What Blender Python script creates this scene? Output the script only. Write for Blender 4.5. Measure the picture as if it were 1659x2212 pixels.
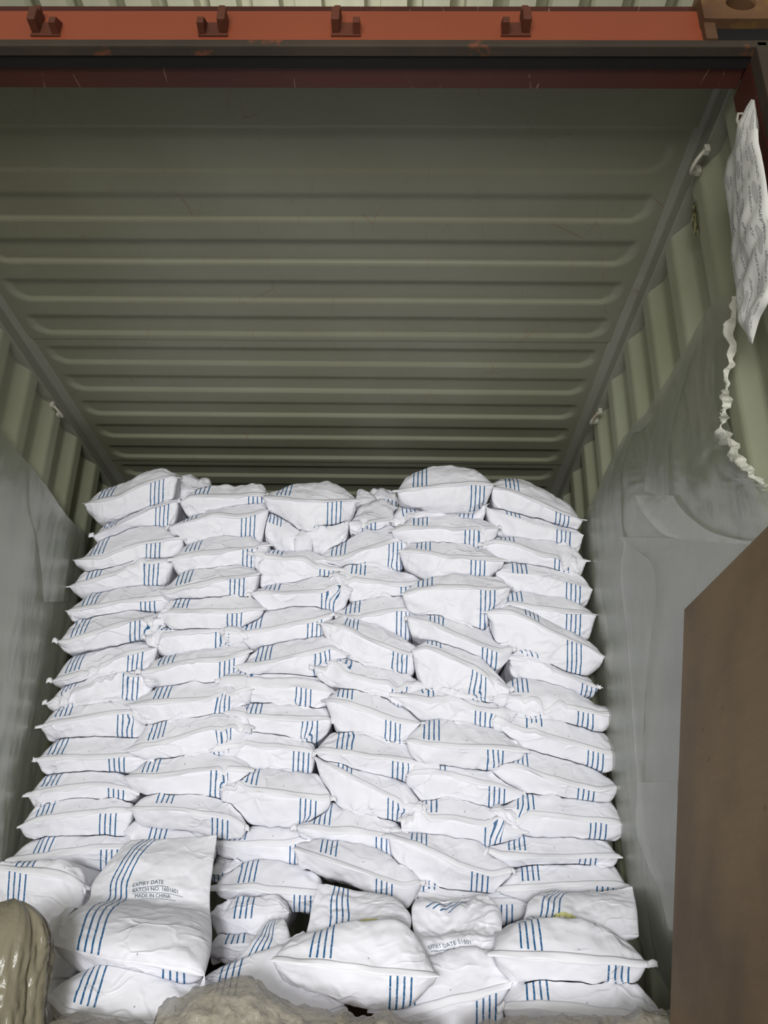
import bpy, bmesh, math, random
import numpy as np
from mathutils import Vector, Matrix, Euler
random.seed(4); RNG = np.random.RandomState(7)
SC = bpy.context.scene
for o in list(bpy.data.objects): bpy.data.objects.remove(o)
COL = SC.collection

# ------------------------------------------------------------------ camera
EYE = 0.40                                    # eye height above the container floor (floor is z = 0)
FPX, PITCH, YAW, ROLL = 1876.4, .4183, -.0183, .0177
CX, CY = 829.5, 1106.0
_f = np.array([math.sin(YAW)*math.cos(PITCH), math.cos(YAW)*math.cos(PITCH), math.sin(PITCH)])
_r = np.array([math.cos(YAW), -math.sin(YAW), 0.0]); _u = np.cross(_r, _f)
RT = _r*math.cos(ROLL) + _u*math.sin(ROLL); UP = np.cross(RT, _f); FW = _f
cam = bpy.data.cameras.new('camera'); co = bpy.data.objects.new('camera', cam); COL.objects.link(co)
M = Matrix.Identity(4)
for i in range(3):
    M[i][0] = RT[i]; M[i][1] = UP[i]; M[i][2] = -FW[i]
M[2][3] = EYE
co.matrix_world = M
cam.sensor_fit = 'VERTICAL'; cam.sensor_height = 32.0; cam.sensor_width = 24.0
cam.lens = FPX/2212*32.0; cam.clip_start = .02; cam.clip_end = 200
SC.camera = co

# ------------------------------------------------------------------ light and exposure
SC.view_settings.view_transform = 'Standard'; SC.view_settings.look = 'None'
SC.view_settings.gamma = 1.0; SC.view_settings.use_curve_mapping = False
SC.view_settings.exposure = 0.32
W = bpy.data.worlds.new('world'); SC.world = W; W.use_nodes = True
bg = W.node_tree.nodes['Background']
bg.inputs[0].default_value = (1.0, .96, .84, 1); bg.inputs[1].default_value = .19
def area(name, loc, target, sx, sy, power, color):
    l = bpy.data.lights.new(name, 'AREA'); l.shape = 'RECTANGLE'; l.size = sx; l.size_y = sy
    l.energy = power; l.color = color
    o = bpy.data.objects.new(name, l); COL.objects.link(o); o.location = loc
    o.rotation_euler = (Vector(target)-Vector(loc)).to_track_quat('-Z', 'Y').to_euler(); return o
area('loading_bay_daylight', (-.5, -4.2, .15), (0, 3.4, .45), 3.2, 1.5, 190, (1.0, .985, .96))
sp = bpy.data.lights.new('sack_fill_spot', 'SPOT'); sp.energy = 500; sp.color = (.95, .965, 1.0); sp.spot_size = math.radians(44); sp.spot_blend = 1.0; sp.shadow_soft_size = .22  # added spot, out of view, brightens the sacks more than the ceiling
so = bpy.data.objects.new('sack_fill_spot', sp); COL.objects.link(so); so.location = (-.15, -2.4, .30)
so.rotation_euler = (Vector((-.2, 3.3, 1.0))-Vector(so.location)).to_track_quat('-Z', 'Y').to_euler()

# ------------------------------------------------------------------ photo geometry: rays of the picture meeting real planes
def ray(x, y): return RT*(x-CX)/FPX - UP*(y-CY)/FPX + FW
O = np.array([0, 0, EYE])
def atY(x, y, Y): r = ray(x, y); return O + r*Y/r[1]
def atX(x, y, X): r = ray(x, y); return O + r*X/r[0]
def atZ(x, y, Z): r = ray(x, y); return O + r*(Z-EYE)/r[2]
CROP = {'A': (130, 980, 2.765), 'B': (680, 980, 2.592), 'C': (80, 1300, 2.592), 'D': (660, 1300, 2.37),
        'E': (0, 1650, 2.37), 'F': (600, 1600, 2.074), 'P': (0, 0, 1.0)}
def pts(s):
    """'A 10 20 30 40 B 5 6' -> measured outline points in one frame"""
    out = []; tok = s.split(); k = 0; c = (0, 0, 1.)
    while k < len(tok):
        if tok[k] in CROP: c = CROP[tok[k]]; k += 1; continue
        out.append((c[0]+float(tok[k])/c[2], c[1]+float(tok[k+1])/c[2])); k += 2
    return np.array(out)

# ------------------------------------------------------------------ helpers
def _hash(ix, iy, iz, seed):
    h = (ix.astype(np.int64)*374761393 + iy.astype(np.int64)*668265263 + iz.astype(np.int64)*2147483647 + seed*1274126177) & 0xffffffff
    h = ((h ^ (h >> 13))*1274126177) & 0xffffffff
    return ((h ^ (h >> 16)) & 0xffff)/32767.5 - 1.0
def noise3(P, seed=0):
    P = np.asarray(P, float); i = np.floor(P); f = P-i; f = f*f*(3-2*f); i = i.astype(np.int64)
    out = 0
    for dx in (0, 1):
        for dy in (0, 1):
            for dz in (0, 1):
                w = (f[..., 0] if dx else 1-f[..., 0])*(f[..., 1] if dy else 1-f[..., 1])*(f[..., 2] if dz else 1-f[..., 2])
                out = out + w*_hash(i[..., 0]+dx, i[..., 1]+dy, i[..., 2]+dz, seed)
    return out
def crumple(P, scale, seed):
    """creased cloth: sharp valleys where warped noise crosses zero"""
    P = np.asarray(P, float)*scale
    w = np.stack([noise3(P*.6, seed+11), noise3(P*.6, seed+12), noise3(P*.6, seed+13)], -1)
    Q = P + .8*w
    return np.abs(noise3(Q, seed))*1.0 + .5*np.abs(noise3(Q*2.1+5, seed+1)) + .25*np.abs(noise3(Q*4.3+9, seed+2)) - .45
def mesh_obj(name, V, F, mat, parent=None, smooth=True, uv=None, loc=None):
    me = bpy.data.meshes.new(name)
    V = np.asarray(V, float)
    if loc is not None: V = V - np.asarray(loc)
    me.from_pydata([tuple(v) for v in V], [], [tuple(int(i) for i in f) for f in F])
    if smooth: me.polygons.foreach_set('use_smooth', [True]*len(me.polygons))
    if uv is not None:
        l = me.uv_layers.new(name='UVMap'); idx = np.zeros(len(me.loops), int); me.loops.foreach_get('vertex_index', idx)
        l.data.foreach_set('uv', np.asarray(uv)[idx].ravel())
    me.materials.append(mat); me.update()
    o = bpy.data.objects.new(name, me); COL.objects.link(o)
    if loc is not None: o.location = loc
    if parent is not None:
        o.parent = parent
        if loc is not None: o.location = Vector(loc) - parent_loc(parent)
        elif parent.location.length > 0 or parent.parent: o.location = -parent_loc(parent)
    return o
def parent_loc(p):
    v = Vector(p.location); q = p.parent
    while q: v += Vector(q.location); q = q.parent
    return v
def grid_faces(n, m, closed=False):
    F = []
    for i in range(n-1):
        for j in range(m if closed else m-1):
            k = (j+1) % m
            F.append((i*m+j, i*m+k, (i+1)*m+k, (i+1)*m+j))
    return F
def tag(o, label, cat, group=None, kind=None):
    if label: o['label'] = label
    if cat: o['category'] = cat
    if group: o['group'] = group
    if kind: o['kind'] = kind
    return o
def struct(o, label=None): o['kind'] = 'structure'; return tag(o, label, 'container part' if label else None) if label else o
class MB:
    def __init__(s): s.bm = bmesh.new()
    def box(s, x0, x1, y0, y1, z0, z1, bev=0.0, rot=None):
        b = bmesh.new(); r = bmesh.ops.create_cube(b, size=1)
        bmesh.ops.scale(b, vec=(x1-x0, y1-y0, z1-z0), verts=b.verts)
        if bev: bmesh.ops.bevel(b, geom=b.edges[:], offset=bev, segments=2, affect='EDGES', profile=.5)
        if rot is not None: bmesh.ops.rotate(b, verts=b.verts, matrix=rot)
        bmesh.ops.translate(b, vec=((x0+x1)/2, (y0+y1)/2, (z0+z1)/2), verts=b.verts)
        s._add(b); return s
    def prism(s, poly, axis, a, b2):
        """poly of 2-D points extruded along axis ('x','y','z') from a to b2"""
        b = bmesh.new(); n = len(poly); vs = []
        for t in (a, b2):
            for p in poly:
                c = {'x': (t, p[0], p[1]), 'y': (p[0], t, p[1]), 'z': (p[0], p[1], t)}[axis]
                vs.append(b.verts.new(c))
        for i in range(n): b.faces.new((vs[i], vs[(i+1) % n], vs[n+(i+1) % n], vs[n+i]))
        b.faces.new(vs[:n][::-1]); b.faces.new(vs[n:])
        bmesh.ops.recalc_face_normals(b, faces=b.faces); s._add(b); return s
    def tube(s, path, r, n=10):
        path = [Vector(p) for p in path]; b = bmesh.new(); rings = []
        for i, p in enumerate(path):
            t = (path[min(i+1, len(path)-1)]-path[max(i-1, 0)]).normalized()
            a = t.orthogonal().normalized() if i == 0 else (pa - t*pa.dot(t)).normalized()
            pa = a; c = t.cross(a)
            rr = r[i] if hasattr(r, '__len__') else r
            rings.append([b.verts.new(p+(a*math.cos(q)+c*math.sin(q))*rr) for q in [2*math.pi*k/n for k in range(n)]])
        for i in range(len(rings)-1):
            for k in range(n): b.faces.new((rings[i][k], rings[i][(k+1) % n], rings[i+1][(k+1) % n], rings[i+1][k]))
        b.faces.new(rings[0][::-1]); b.faces.new(rings[-1]); bmesh.ops.recalc_face_normals(b, faces=b.faces); s._add(b); return s
    def _add(s, b):
        me = bpy.data.meshes.new('tmp'); b.to_mesh(me); b.free(); s.bm.from_mesh(me); bpy.data.meshes.remove(me)
    def build(s, name, mat, parent=None, smooth=False):
        me = bpy.data.meshes.new(name); s.bm.to_mesh(me); s.bm.free()
        if smooth: me.polygons.foreach_set('use_smooth', [True]*len(me.polygons))
        me.materials.append(mat); o = bpy.data.objects.new(name, me); COL.objects.link(o)
        if parent: o.parent = parent; o.location = -parent_loc(parent)
        return o
def empty(name, loc):
    o = bpy.data.objects.new(name, None); COL.objects.link(o); o.location = loc; o.empty_display_size = .05; return o

# ------------------------------------------------------------------ materials
class NT:
    def __init__(s, name):
        s.m = bpy.data.materials.new(name); s.m.use_nodes = True; s.t = s.m.node_tree; s.t.nodes.clear()
        s.out = s.n('ShaderNodeOutputMaterial')
    def n(s, typ, **kw):
        nd = s.t.nodes.new(typ)
        for k, v in kw.items():
            if k.startswith('i_'): nd.inputs[int(k[2:]) if k[2:].isdigit() else k[2:].replace('_', ' ')].default_value = v
            else: setattr(nd, k, v)
        return nd
    def l(s, a, b): s.t.links.new(a, b)
    def math(s, op, a, b=None, c=None, clamp=False):
        nd = s.n('ShaderNodeMath', operation=op); nd.use_clamp = clamp
        for k, v in enumerate((a, b, c)):
            if v is None: continue
            if isinstance(v, (int, float)): nd.inputs[k].default_value = v
            else: s.l(v, nd.inputs[k])
        return nd.outputs[0]
    def mix(s, f, a, b):
        nd = s.n('ShaderNodeMix', data_type='RGBA')
        for k, v in ((0, f), (6, a), (7, b)):
            if isinstance(v, (int, float)): nd.inputs[k].default_value = v
            elif isinstance(v, tuple): nd.inputs[k].default_value = v
            else: s.l(v, nd.inputs[k])
        return nd.outputs[2]
    def ramp(s, f, stops):
        r = s.n('ShaderNodeValToRGB'); e = r.color_ramp.elements
        while len(e) < len(stops): e.new(.5)
        for q, (p, c) in zip(e, stops): q.position = p; q.color = c if isinstance(c, tuple) else (c, c, c, 1)
        s.l(f, r.inputs[0]); return r.outputs[0]
    def noise(s, vec, scale, detail=4, rough=.55):
        nd = s.n('ShaderNodeTexNoise'); nd.inputs['Scale'].default_value = scale; nd.inputs['Detail'].default_value = detail
        nd.inputs['Roughness'].default_value = rough
        if vec is not None: s.l(vec, nd.inputs['Vector'])
        return nd.outputs['Fac']
    def bump(s, h, strength, dist, normal=None):
        nd = s.n('ShaderNodeBump'); nd.inputs['Strength'].default_value = strength; nd.inputs['Distance'].default_value = dist
        s.l(h, nd.inputs['Height'])
        if normal is not None: s.l(normal, nd.inputs['Normal'])
        return nd.outputs[0]
    def obj(s): return s.n('ShaderNodeTexCoord').outputs['Object']
    def mapping(s, v, scale=(1, 1, 1)):
        nd = s.n('ShaderNodeMapping'); nd.inputs['Scale'].default_value = scale; s.l(v, nd.inputs[0]); return nd.outputs[0]
    def bsdf(s, color, rough=.6, normal=None, metal=0., spec=.4, **kw):
        p = s.n('ShaderNodeBsdfPrincipled')
        if isinstance(color, tuple): p.inputs['Base Color'].default_value = color
        else: s.l(color, p.inputs['Base Color'])
        if isinstance(rough, (int, float)): p.inputs['Roughness'].default_value = rough
        else: s.l(rough, p.inputs['Roughness'])
        p.inputs['Metallic'].default_value = metal; p.inputs['Specular IOR Level'].default_value = spec
        if normal is not None: s.l(normal, p.inputs['Normal'])
        return p
    def done(s, sh): s.l(sh, s.out.inputs[0]); return s.m
def c(r, g, b):
    f = lambda v: ((v/255+.055)/1.055)**2.4 if v > 10 else v/255/12.92
    return (f(r), f(g), f(b), 1)

def painted_steel(name, base, dark, rust, rust_amt, rough=.5, scratch=None):
    t = NT(name); v = t.obj()
    n1 = t.noise(v, 2.2, 5); n2 = t.noise(v, 9, 6, .65); n3 = t.noise(v, 40, 3)
    col = t.mix(t.ramp(n1, [(.35, 0.), (.7, 1.)]), base, dark)
    col = t.mix(t.ramp(n2, [(rust_amt, 0.), (rust_amt+.07, .85)]), col, rust)
    if scratch:
        w = t.n('ShaderNodeTexVoronoi', feature='DISTANCE_TO_EDGE'); w.inputs['Scale'].default_value = 3.1
        t.l(t.mapping(v, (2.2, .6, 1.)), w.inputs['Vector'])
        s2 = t.math('MULTIPLY', t.ramp(w.outputs[0], [(.0, 1.), (.006, 0.)]), t.ramp(n2, [(.52, 0.), (.6, .8)]))
        col = t.mix(s2, col, scratch)
    b = t.bump(n3, .12, .004)
    return t.done(t.bsdf(col, rough, b).outputs[0])
M_CEIL = painted_steel('ceiling paint', c(132, 133, 115), c(124, 124, 104), c(128, 100, 76), .70, .48, c(120, 90, 70))
M_WALL = painted_steel('wall paint', c(166, 169, 146), c(154, 156, 130), c(150, 118, 84), .72, .5)
M_RAIL = painted_steel('rail paint', c(142, 143, 130), c(126, 127, 114), c(120, 92, 70), .68, .5)
M_ORANGE = painted_steel('orange paint', c(156, 82, 54), c(148, 76, 50), c(120, 60, 40), .74, .5)
M_RED = painted_steel('red oxide paint', c(84, 42, 32), c(72, 36, 28), c(90, 50, 36), .66, .5, c(190, 160, 140))
M_RUST = painted_steel('rusted steel', c(120, 88, 58), c(86, 60, 44), c(132, 100, 56), .5, .8)
M_LIP = painted_steel('worn lip', c(78, 68, 56), c(56, 48, 40), c(128, 74, 48), .60, .7)
M_RUBBER_SHADE = painted_steel('black rubber and shade', c(30, 28, 28), c(22, 20, 20), c(40, 34, 30), .7, .8)  # gasket rubber, also used as painted shade around the casting
M_BRACKET = painted_steel('bracket paint', c(110, 62, 44), c(90, 50, 36), c(96, 60, 46), .55, .6)
M_RING = painted_steel('ring steel', c(190, 188, 172), c(150, 148, 134), c(120, 90, 66), .6, .4)

def make_plank():
    t = NT('floor planks'); v = t.obj(); n = t.noise(t.mapping(v, (12, 1.2, 1)), 4, 5)
    return t.done(t.bsdf(t.mix(n, c(90, 66, 46), c(126, 96, 70)), .8).outputs[0])
M_PLANK = make_plank()
def make_ply():
    t = NT('plywood'); v = t.obj()
    g = t.noise(t.mapping(v, (3, 1.4, 16)), 3.2, 6, .6); big = t.noise(v, 2.3, 4); fine = t.noise(t.mapping(v, (30, 6, 90)), 6, 3)
    kn = t.n('ShaderNodeTexVoronoi'); kn.inputs['Scale'].default_value = 7.; t.l(t.mapping(v, (1, 1, 1.6)), kn.inputs['Vector'])
    col = t.mix(g, c(122, 100, 70), c(142, 119, 86))
    col = t.mix(t.ramp(big, [(.38, 0.), (.68, .8)]), col, c(92, 72, 52))
    col = t.mix(t.ramp(kn.outputs['Distance'], [(.03, .7), (.10, 0.)]), col, c(96, 74, 58))
    col = t.mix(t.ramp(fine, [(.45, 0.), (.8, .35)]), col, c(108, 84, 64))
    return t.done(t.bsdf(col, .7, t.bump(fine, .2, .003)).outputs[0])
M_PLY = make_ply()

def make_sack():
    t = NT('woven sack'); tc = t.n('ShaderNodeTexCoord'); uv = t.n('ShaderNodeUVMap').outputs[0]
    sep = t.n('ShaderNodeSeparateXYZ'); t.l(uv, sep.inputs[0]); x, y = sep.outputs[0], sep.outputs[1]
    # four blue lines, 19 mm apart
    wob = t.math('MULTIPLY', t.math('SUBTRACT', t.noise(uv, 30, 2), .5), .0026)
    a = t.math('ABSOLUTE', t.math('ADD', x, wob))
    d1 = t.math('ABSOLUTE', t.math('SUBTRACT', a, .0096)); d2 = t.math('ABSOLUTE', t.math('SUBTRACT', a, .0288))
    d = t.math('MINIMUM', d1, d2)
    mr = t.n('ShaderNodeMapRange'); mr.inputs[1].default_value = .0022; mr.inputs[2].default_value = .0033; mr.inputs[3].default_value = 1; mr.inputs[4].default_value = 0
    t.l(d, mr.inputs[0])
    on = t.math('MULTIPLY', mr.outputs[0], t.math('GREATER_THAN', y, 0.0))
    fade = t.ramp(t.noise(uv, 160, 2), [(.30, .72), (.5, 1.)])
    on = t.math('MULTIPLY', on, fade)
    # small grey print mark on the top panel
    dx = t.math('SUBTRACT', x, .135); dy = t.math('SUBTRACT', y, .012)
    r = t.math('SQRT', t.math('ADD', t.math('MULTIPLY', dx, dx), t.math('MULTIPLY', dy, dy)))
    dot = t.math('MULTIPLY', t.math('LESS_THAN', r, .0026), .6)
    n = t.noise(tc.outputs['Object'], 7, 4)
    col = t.mix(n, c(240, 240, 245), c(233, 233, 239))
    wv = t.n('ShaderNodeTexBrick'); wv.inputs['Scale'].default_value = 1
    col = t.mix(dot, col, c(120, 124, 140)); col = t.mix(on, col, c(14, 90, 138))
    # fine crumple and weave
    v1 = t.n('ShaderNodeTexVoronoi', feature='SMOOTH_F1'); v1.inputs['Scale'].default_value = 13; v1.inputs['Smoothness'].default_value = .25
    wp = t.n('ShaderNodeTexNoise'); wp.inputs['Scale'].default_value = 6; t.l(tc.outputs['Object'], wp.inputs['Vector'])
    va = t.n('ShaderNodeVectorMath', operation='MULTIPLY_ADD'); t.l(wp.outputs['Color'], va.inputs[0]); va.inputs[1].default_value = (.16, .16, .16); t.l(tc.outputs['Object'], va.inputs[2])
    t.l(va.outputs[0], v1.inputs['Vector'])
    v2 = t.n('ShaderNodeTexVoronoi', feature='F1'); v2.inputs['Scale'].default_value = 34; t.l(va.outputs[0], v2.inputs['Vector'])
    wa = t.n('ShaderNodeTexWave'); wa.inputs['Scale'].default_value = 190; wa.inputs['Distortion'].default_value = 1; t.l(uv, wa.inputs['Vector'])
    h = t.math('ADD', v1.outputs[0], t.math('MULTIPLY', v2.outputs[0], .22))
    v3 = t.n('ShaderNodeTexVoronoi', feature='DISTANCE_TO_EDGE'); v3.inputs['Scale'].default_value = 9
    t.l(t.mapping(va.outputs[0], (.8, 1., 1.7)), v3.inputs['Vector'])
    crs = t.math('MULTIPLY', t.ramp(v3.outputs[0], [(.0, 1.), (.09, 0.)]), t.ramp(t.noise(tc.outputs['Object'], 5, 3), [(.45, 0.), (.62, 1.)]))
    h = t.math('ADD', h, t.math('MULTIPLY', crs, .45))
    b = t.bump(h, .50, .014); b = t.bump(wa.outputs['Fac'], .05, .001, b)
    p = t.bsdf(col, .52, b, spec=.35); p.inputs['Subsurface Weight'].default_value = .0
    return t.done(p.outputs[0])
M_SACK = make_sack()
def plain(name, col, rough=.6, bumps=None):
    t = NT(name); v = t.obj(); n = t.noise(v, 18, 4)
    colr = t.mix(n, col, tuple(x*.9 for x in col[:3])+(1,))
    b = t.bump(t.noise(v, bumps[0], 4), bumps[1], .004) if bumps else None
    return t.done(t.bsdf(colr, rough, b).outputs[0])
M_FLAP = plain('sack seam paper', c(244, 244, 248), .6, (60, .12))
M_INK = plain('printing ink', c(62, 84, 96), .6)
M_STAIN = plain('yellow stain', c(206, 204, 140), .6)

def film(name, col, alpha, rough=.32, wr=8., bs=.25, alpha_var=.12, trans=.35, gl=.42):
    t = NT(name); v = t.obj()
    big = t.noise(v, 3.0, 4); fold = t.noise(t.mapping(v, (1, 1.8, .6)), wr, 5, .6)
    b = t.bump(fold, bs, .02)
    d = t.n('ShaderNodeBsdfDiffuse'); d.inputs[0].default_value = col; t.l(b, d.inputs['Normal'])
    tr = t.n('ShaderNodeBsdfTranslucent'); tr.inputs[0].default_value = col
    g = t.n('ShaderNodeBsdfGlossy'); g.inputs['Roughness'].default_value = rough; t.l(b, g.inputs['Normal'])
    m1 = t.n('ShaderNodeMixShader'); m1.inputs[0].default_value = trans; t.l(d.outputs[0], m1.inputs[1]); t.l(tr.outputs[0], m1.inputs[2])
    fr = t.n('ShaderNodeFresnel'); fr.inputs[0].default_value = 1.45; t.l(b, fr.inputs['Normal'])
    m2 = t.n('ShaderNodeMixShader'); t.l(t.math('MULTIPLY', fr.outputs[0], gl), m2.inputs[0]); t.l(m1.outputs[0], m2.inputs[1]); t.l(g.outputs[0], m2.inputs[2])
    tp = t.n('ShaderNodeBsdfTransparent')
    m3 = t.n('ShaderNodeMixShader')
    t.l(t.math('ADD', alpha-alpha_var/2, t.math('MULTIPLY', big, alpha_var), clamp=True), m3.inputs[0])
    t.l(tp.outputs[0], m3.inputs[1]); t.l(m2.outputs[0], m3.inputs[2])
    return t.done(m3.outputs[0])
M_FILM = film('liner film', c(188, 191, 172), .72)
M_FILM2 = film('liner film dense', c(208, 210, 196), .62)
M_FILMTHIN = film('liner film single layer', c(188, 191, 174), .52)
M_TORN = film('torn film edge', c(236, 236, 222), .92, .4, 30., .5, .1, .3)
M_BUNDLE = film('crumpled film', c(150, 143, 120), .84, .24, 11., .35, .1, .25, .8)
M_HEAP = film('crumpled clear film', c(196, 190, 168), .54, .10, 20., .8, .2, .3, 1.)

# ------------------------------------------------------------------ container shell
XL, XR, ZC = -1.4843, .8457, 1.9925+EYE
Y0, Y1 = 1.56, 7.4
def wall(name, sgn, X):
    pitch, dep, pr = .278, .036, []
    y = Y0
    ph = .06 if sgn > 0 else .02
    y = Y0 - pitch + ph
    while y < Y1:
        # inner crest .072, slope .068, outer trough .070, slope .068
        pr += [(y, 0), (y+.072, 0), (y+.140, dep), (y+.210, dep)]; y += pitch
    pr = [p for p in pr if Y0-.02 <= p[0] <= Y1+.02]
    V = []; zs = [0.0, .12, ZC-.075, ZC-.02]
    for (yy, d) in pr:
        for z in zs: V.append((X+sgn*(.012+d), yy, z))
    o = mesh_obj(name, V, grid_faces(len(pr), len(zs)), M_WALL, smooth=False)
    m = o.modifiers.new('bevel', 'BEVEL'); m.width = .010; m.segments = 2; m.limit_method = 'ANGLE'; m.angle_limit = .3
    s = o.modifiers.new('solid', 'SOLIDIFY'); s.thickness = .004; s.offset = 0
    return struct(o)
wall('wall_left', -1, XL); wall('wall_right', 1, XR)
struct(MB().box(XL-.06, XR+.06, Y0, Y1, -.14, 0).build('floor', M_PLANK))
# back wall, corrugated too
pr = []; x = XL-.05
while x < XR+.06: pr += [(x, 0), (x+.072, 0), (x+.14, .036), (x+.21, .036)]; x += .278
V = [(a, Y1+b, z) for a, b in pr for z in (0, ZC)]
struct(mesh_obj('wall_back', V, grid_faces(len(pr), 2), M_WALL, smooth=False))
# roof sheet with pressed recesses, 209 mm apart, rounded at both ends
def roof():
    xs = np.concatenate([np.linspace(XL-.02, XL+.17, 26), np.linspace(XL+.2, XR-.2, 24), np.linspace(XR-.17, XR+.02, 26)])
    ys = np.arange(Y0-.02, Y1+.02, .006)
    X, Y = np.meshgrid(xs, ys, indexing='ij')
    bright = 2.3916                                    # far step of one recess
    t = ((bright - Y) % .209)                          # distance towards the door from the far step
    sm = lambda a: np.clip(a, 0, 1)**2*(3-2*np.clip(a, 0, 1))
    prof = sm(t/.012)*(1-sm((t-.085)/.05))
    e = np.minimum(X-(XL+.055), (XR-.055)-X)
    # rounded ends: the recess narrows to the near side
    ends = sm((e - .05*np.clip((.06-t)/.06, 0, 1)**2)/.028)
    k = np.floor((Y-bright)/.209)+1
    amp = .0145*np.where(Y < 1.80, 0.0, np.where(Y < 2.0, .35, np.where(Y < 2.2, .7, 1.0)))
    Z = ZC + .002 + amp*prof*ends
    Z = Z + .0012*noise3(np.stack([X*2.2, Y*2.2, X*0], -1), 5)
    # overlap seams between roof panels
    for sy in (1.80, 2.842, 3.888): Z = np.where(Y > sy, Z+.0025, Z-.0) 
    V = np.stack([X, Y, Z], -1).reshape(-1, 3)
    o = mesh_obj('ceiling', V, grid_faces(len(xs), len(ys)), M_CEIL)
    s = o.modifiers.new('solid', 'SOLIDIFY'); s.thickness = .003; s.offset = 1
    return struct(o)
roof()
for nm, sgn, X in (('trim_left', -1, XL), ('trim_right', 1, XR)):
    poly = [(X-sgn*.034, ZC+.004), (X-sgn*.004, ZC-.004), (X, ZC-.012), (X+sgn*.002, ZC-.060), (X+sgn*.06, ZC-.066), (X+sgn*.07, ZC+.03), (X-sgn*.03, ZC+.03)]
    o = MB().prism(poly, 'y', Y0-.02, Y1).build(nm, M_RAIL)
    m = o.modifiers.new('bevel', 'BEVEL'); m.width = .003; m.segments = 2; m.limit_method = 'ANGLE'
    struct(o)
# door header
YF = 1.45
Z0 = 1.875+EYE
h = MB()
h.box(XL-.07, XR-.10, YF, YF+.004, Z0-.005, 1.992+EYE, .001)
struct(h.build('trim_1', M_ORANGE))
h = MB(); h.box(XL-.07, XR+.02, YF-.014, YF+.016, Z0-.024, Z0-.001, .004)
struct(h.build('trim_2', M_LIP))
h = MB(); h.box(XL-.07, XR-.01, YF+.016, YF+.052, Z0-.020, Z0+.02, .003)  # black strip: gasket, with the shade behind the lip in its colour
struct(h.build('trim_3', M_RUBBER_SHADE))
h = MB(); h.box(XL-.07, XR-.012, YF+.052, Y0+.004, Z0-.013, Z0+.02, .002); h.box(XL-.07, XR+.05, YF+.01, Y0+.004, Z0+.02, ZC+.03)
struct(h.build('trim_4', M_RED))
# corner posts
for nm, X, sgn in (('trim_5', XR, 1), ('trim_6', XL, -1)):
    a, b = sorted((X-sgn*.012, X+sgn*.03)); p = MB(); p.box(a, b, YF+.03, Y0+.03, -.14, Z0-.014, .004)
    p.box(*sorted((X+sgn*.028, X+sgn*.10)), YF, Y0+.05, -.14, Z0+.11, .004)
    struct(p.build(nm, M_RED))
    p = MB(); p.box(*sorted((X-sgn*.012, X+sgn*.016)), YF-.014, YF+.03, -.14, Z0-.006, .004)
    struct(p.build('trim_7' if sgn > 0 else 'trim_8', M_LIP))
# sill
struct(MB().box(XL-.08, XR+.10, YF, Y0, -.14, -.0).build('trim_9', M_RED))

# corner casting (top right) with an oval hole, cut by building the face as a ring
def casting():
    root = empty('corner_casting', (XR-.13, YF-.03, 1.925+EYE))
    tag(root, 'rusty brown corner casting with an oval hole at the top right of the doorway', 'corner casting')
    x0, x1, z0, z1, yf = XR-.130, XR+.055, 1.925+EYE, 2.045+EYE, YF-.03
    cx, cz, rx, rz = XR-.035, 1.982+EYE, .034, .026
    n = 48; V = []; F = []
    for k in range(n):
        a = 2*math.pi*k/n; ca, sa = math.cos(a), math.sin(a)
        s_ = min(((x1-cx) if ca > 0 else (cx-x0))/max(abs(ca), 1e-6), ((z1-cz) if sa > 0 else (cz-z0))/max(abs(sa), 1e-6))
        V += [(cx+ca*s_, yf, cz+sa*s_), (cx+ca*rx*1.08, yf, cz+sa*rz*1.08), (cx+ca*rx, yf+.006, cz+sa*rz), (cx+ca*rx, yf+.055, cz+sa*rz), (cx+ca*s_, yf+.16, cz+sa*s_)]
    for k in range(n):
        j = (k+1) % n
        for q in range(3): F.append((k*5+q, j*5+q, j*5+q+1, k*5+q+1))
        F.append((k*5+4, j*5+4, j*5, k*5))
    mesh_obj('casting_body', V, F, M_RUST, root, smooth=False)
    V = [(cx+rx*1.0*math.cos(2*math.pi*k/n), yf+.055, cz+rz*1.0*math.sin(2*math.pi*k/n)) for k in range(n)]
    mesh_obj('hole_back', V, [tuple(range(n))], M_RUBBER_SHADE, root, smooth=False)  # black disc stands in for the shade inside the hole
casting()
struct(MB().box(XR-.10, XR+.06, YF-.005, YF+.03, 1.876+EYE, 1.925+EYE, .003).build('trim_10', M_RUBBER_SHADE))  # black block painted as the shadow in the recess below the casting
struct(MB().box(XR-.128, XR-.10, YF-.02, YF+.03, 1.872+EYE, 2.04+EYE, .003).build('trim_11', M_RUST))

# cam keepers on the header
def keeper(px, flip, label):
    p = atY(px, 62, YF)
    root = empty('door_keeper', (p[0], YF, p[2])); tag(root, label, 'door keeper', 'cam keepers on the header')
    X, Z = p[0], p[2]
    MB().box(X-.036, X+.036, YF-.006, YF, Z-.030, Z-.022, .001).box(X-.030, X+.030, YF-.004, YF, Z-.024, Z+.018, .001).build('base_plate', M_BRACKET, root)
    s = -1 if flip else 1
    b = MB().box(*sorted((X+s*.014, X+s*.034)), YF-.042, YF, Z-.020, Z+.024, .003); b.box(*sorted((X+s*.012, X+s*.030)), YF-.034, YF, Z+.022, Z+.040, .004)
    b.build('hooked_prong', M_BRACKET, root)
    MB().prism([(YF, Z-.028), (YF-.036, Z-.026), (YF-.036, Z-.006), (YF, Z+.020)], 'x', *sorted((X-s*.018, X-s*.034))).build('slanted_prong', M_BRACKET, root)
keeper(103, True, 'brown keeper bracket at the left end of the orange header')
keeper(463, False, 'brown keeper bracket second from left on the orange header')
keeper(748, True, 'brown keeper bracket third from left on the orange header')
keeper(1113, False, 'brown keeper bracket nearest the rusty corner casting on the orange header')

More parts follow.
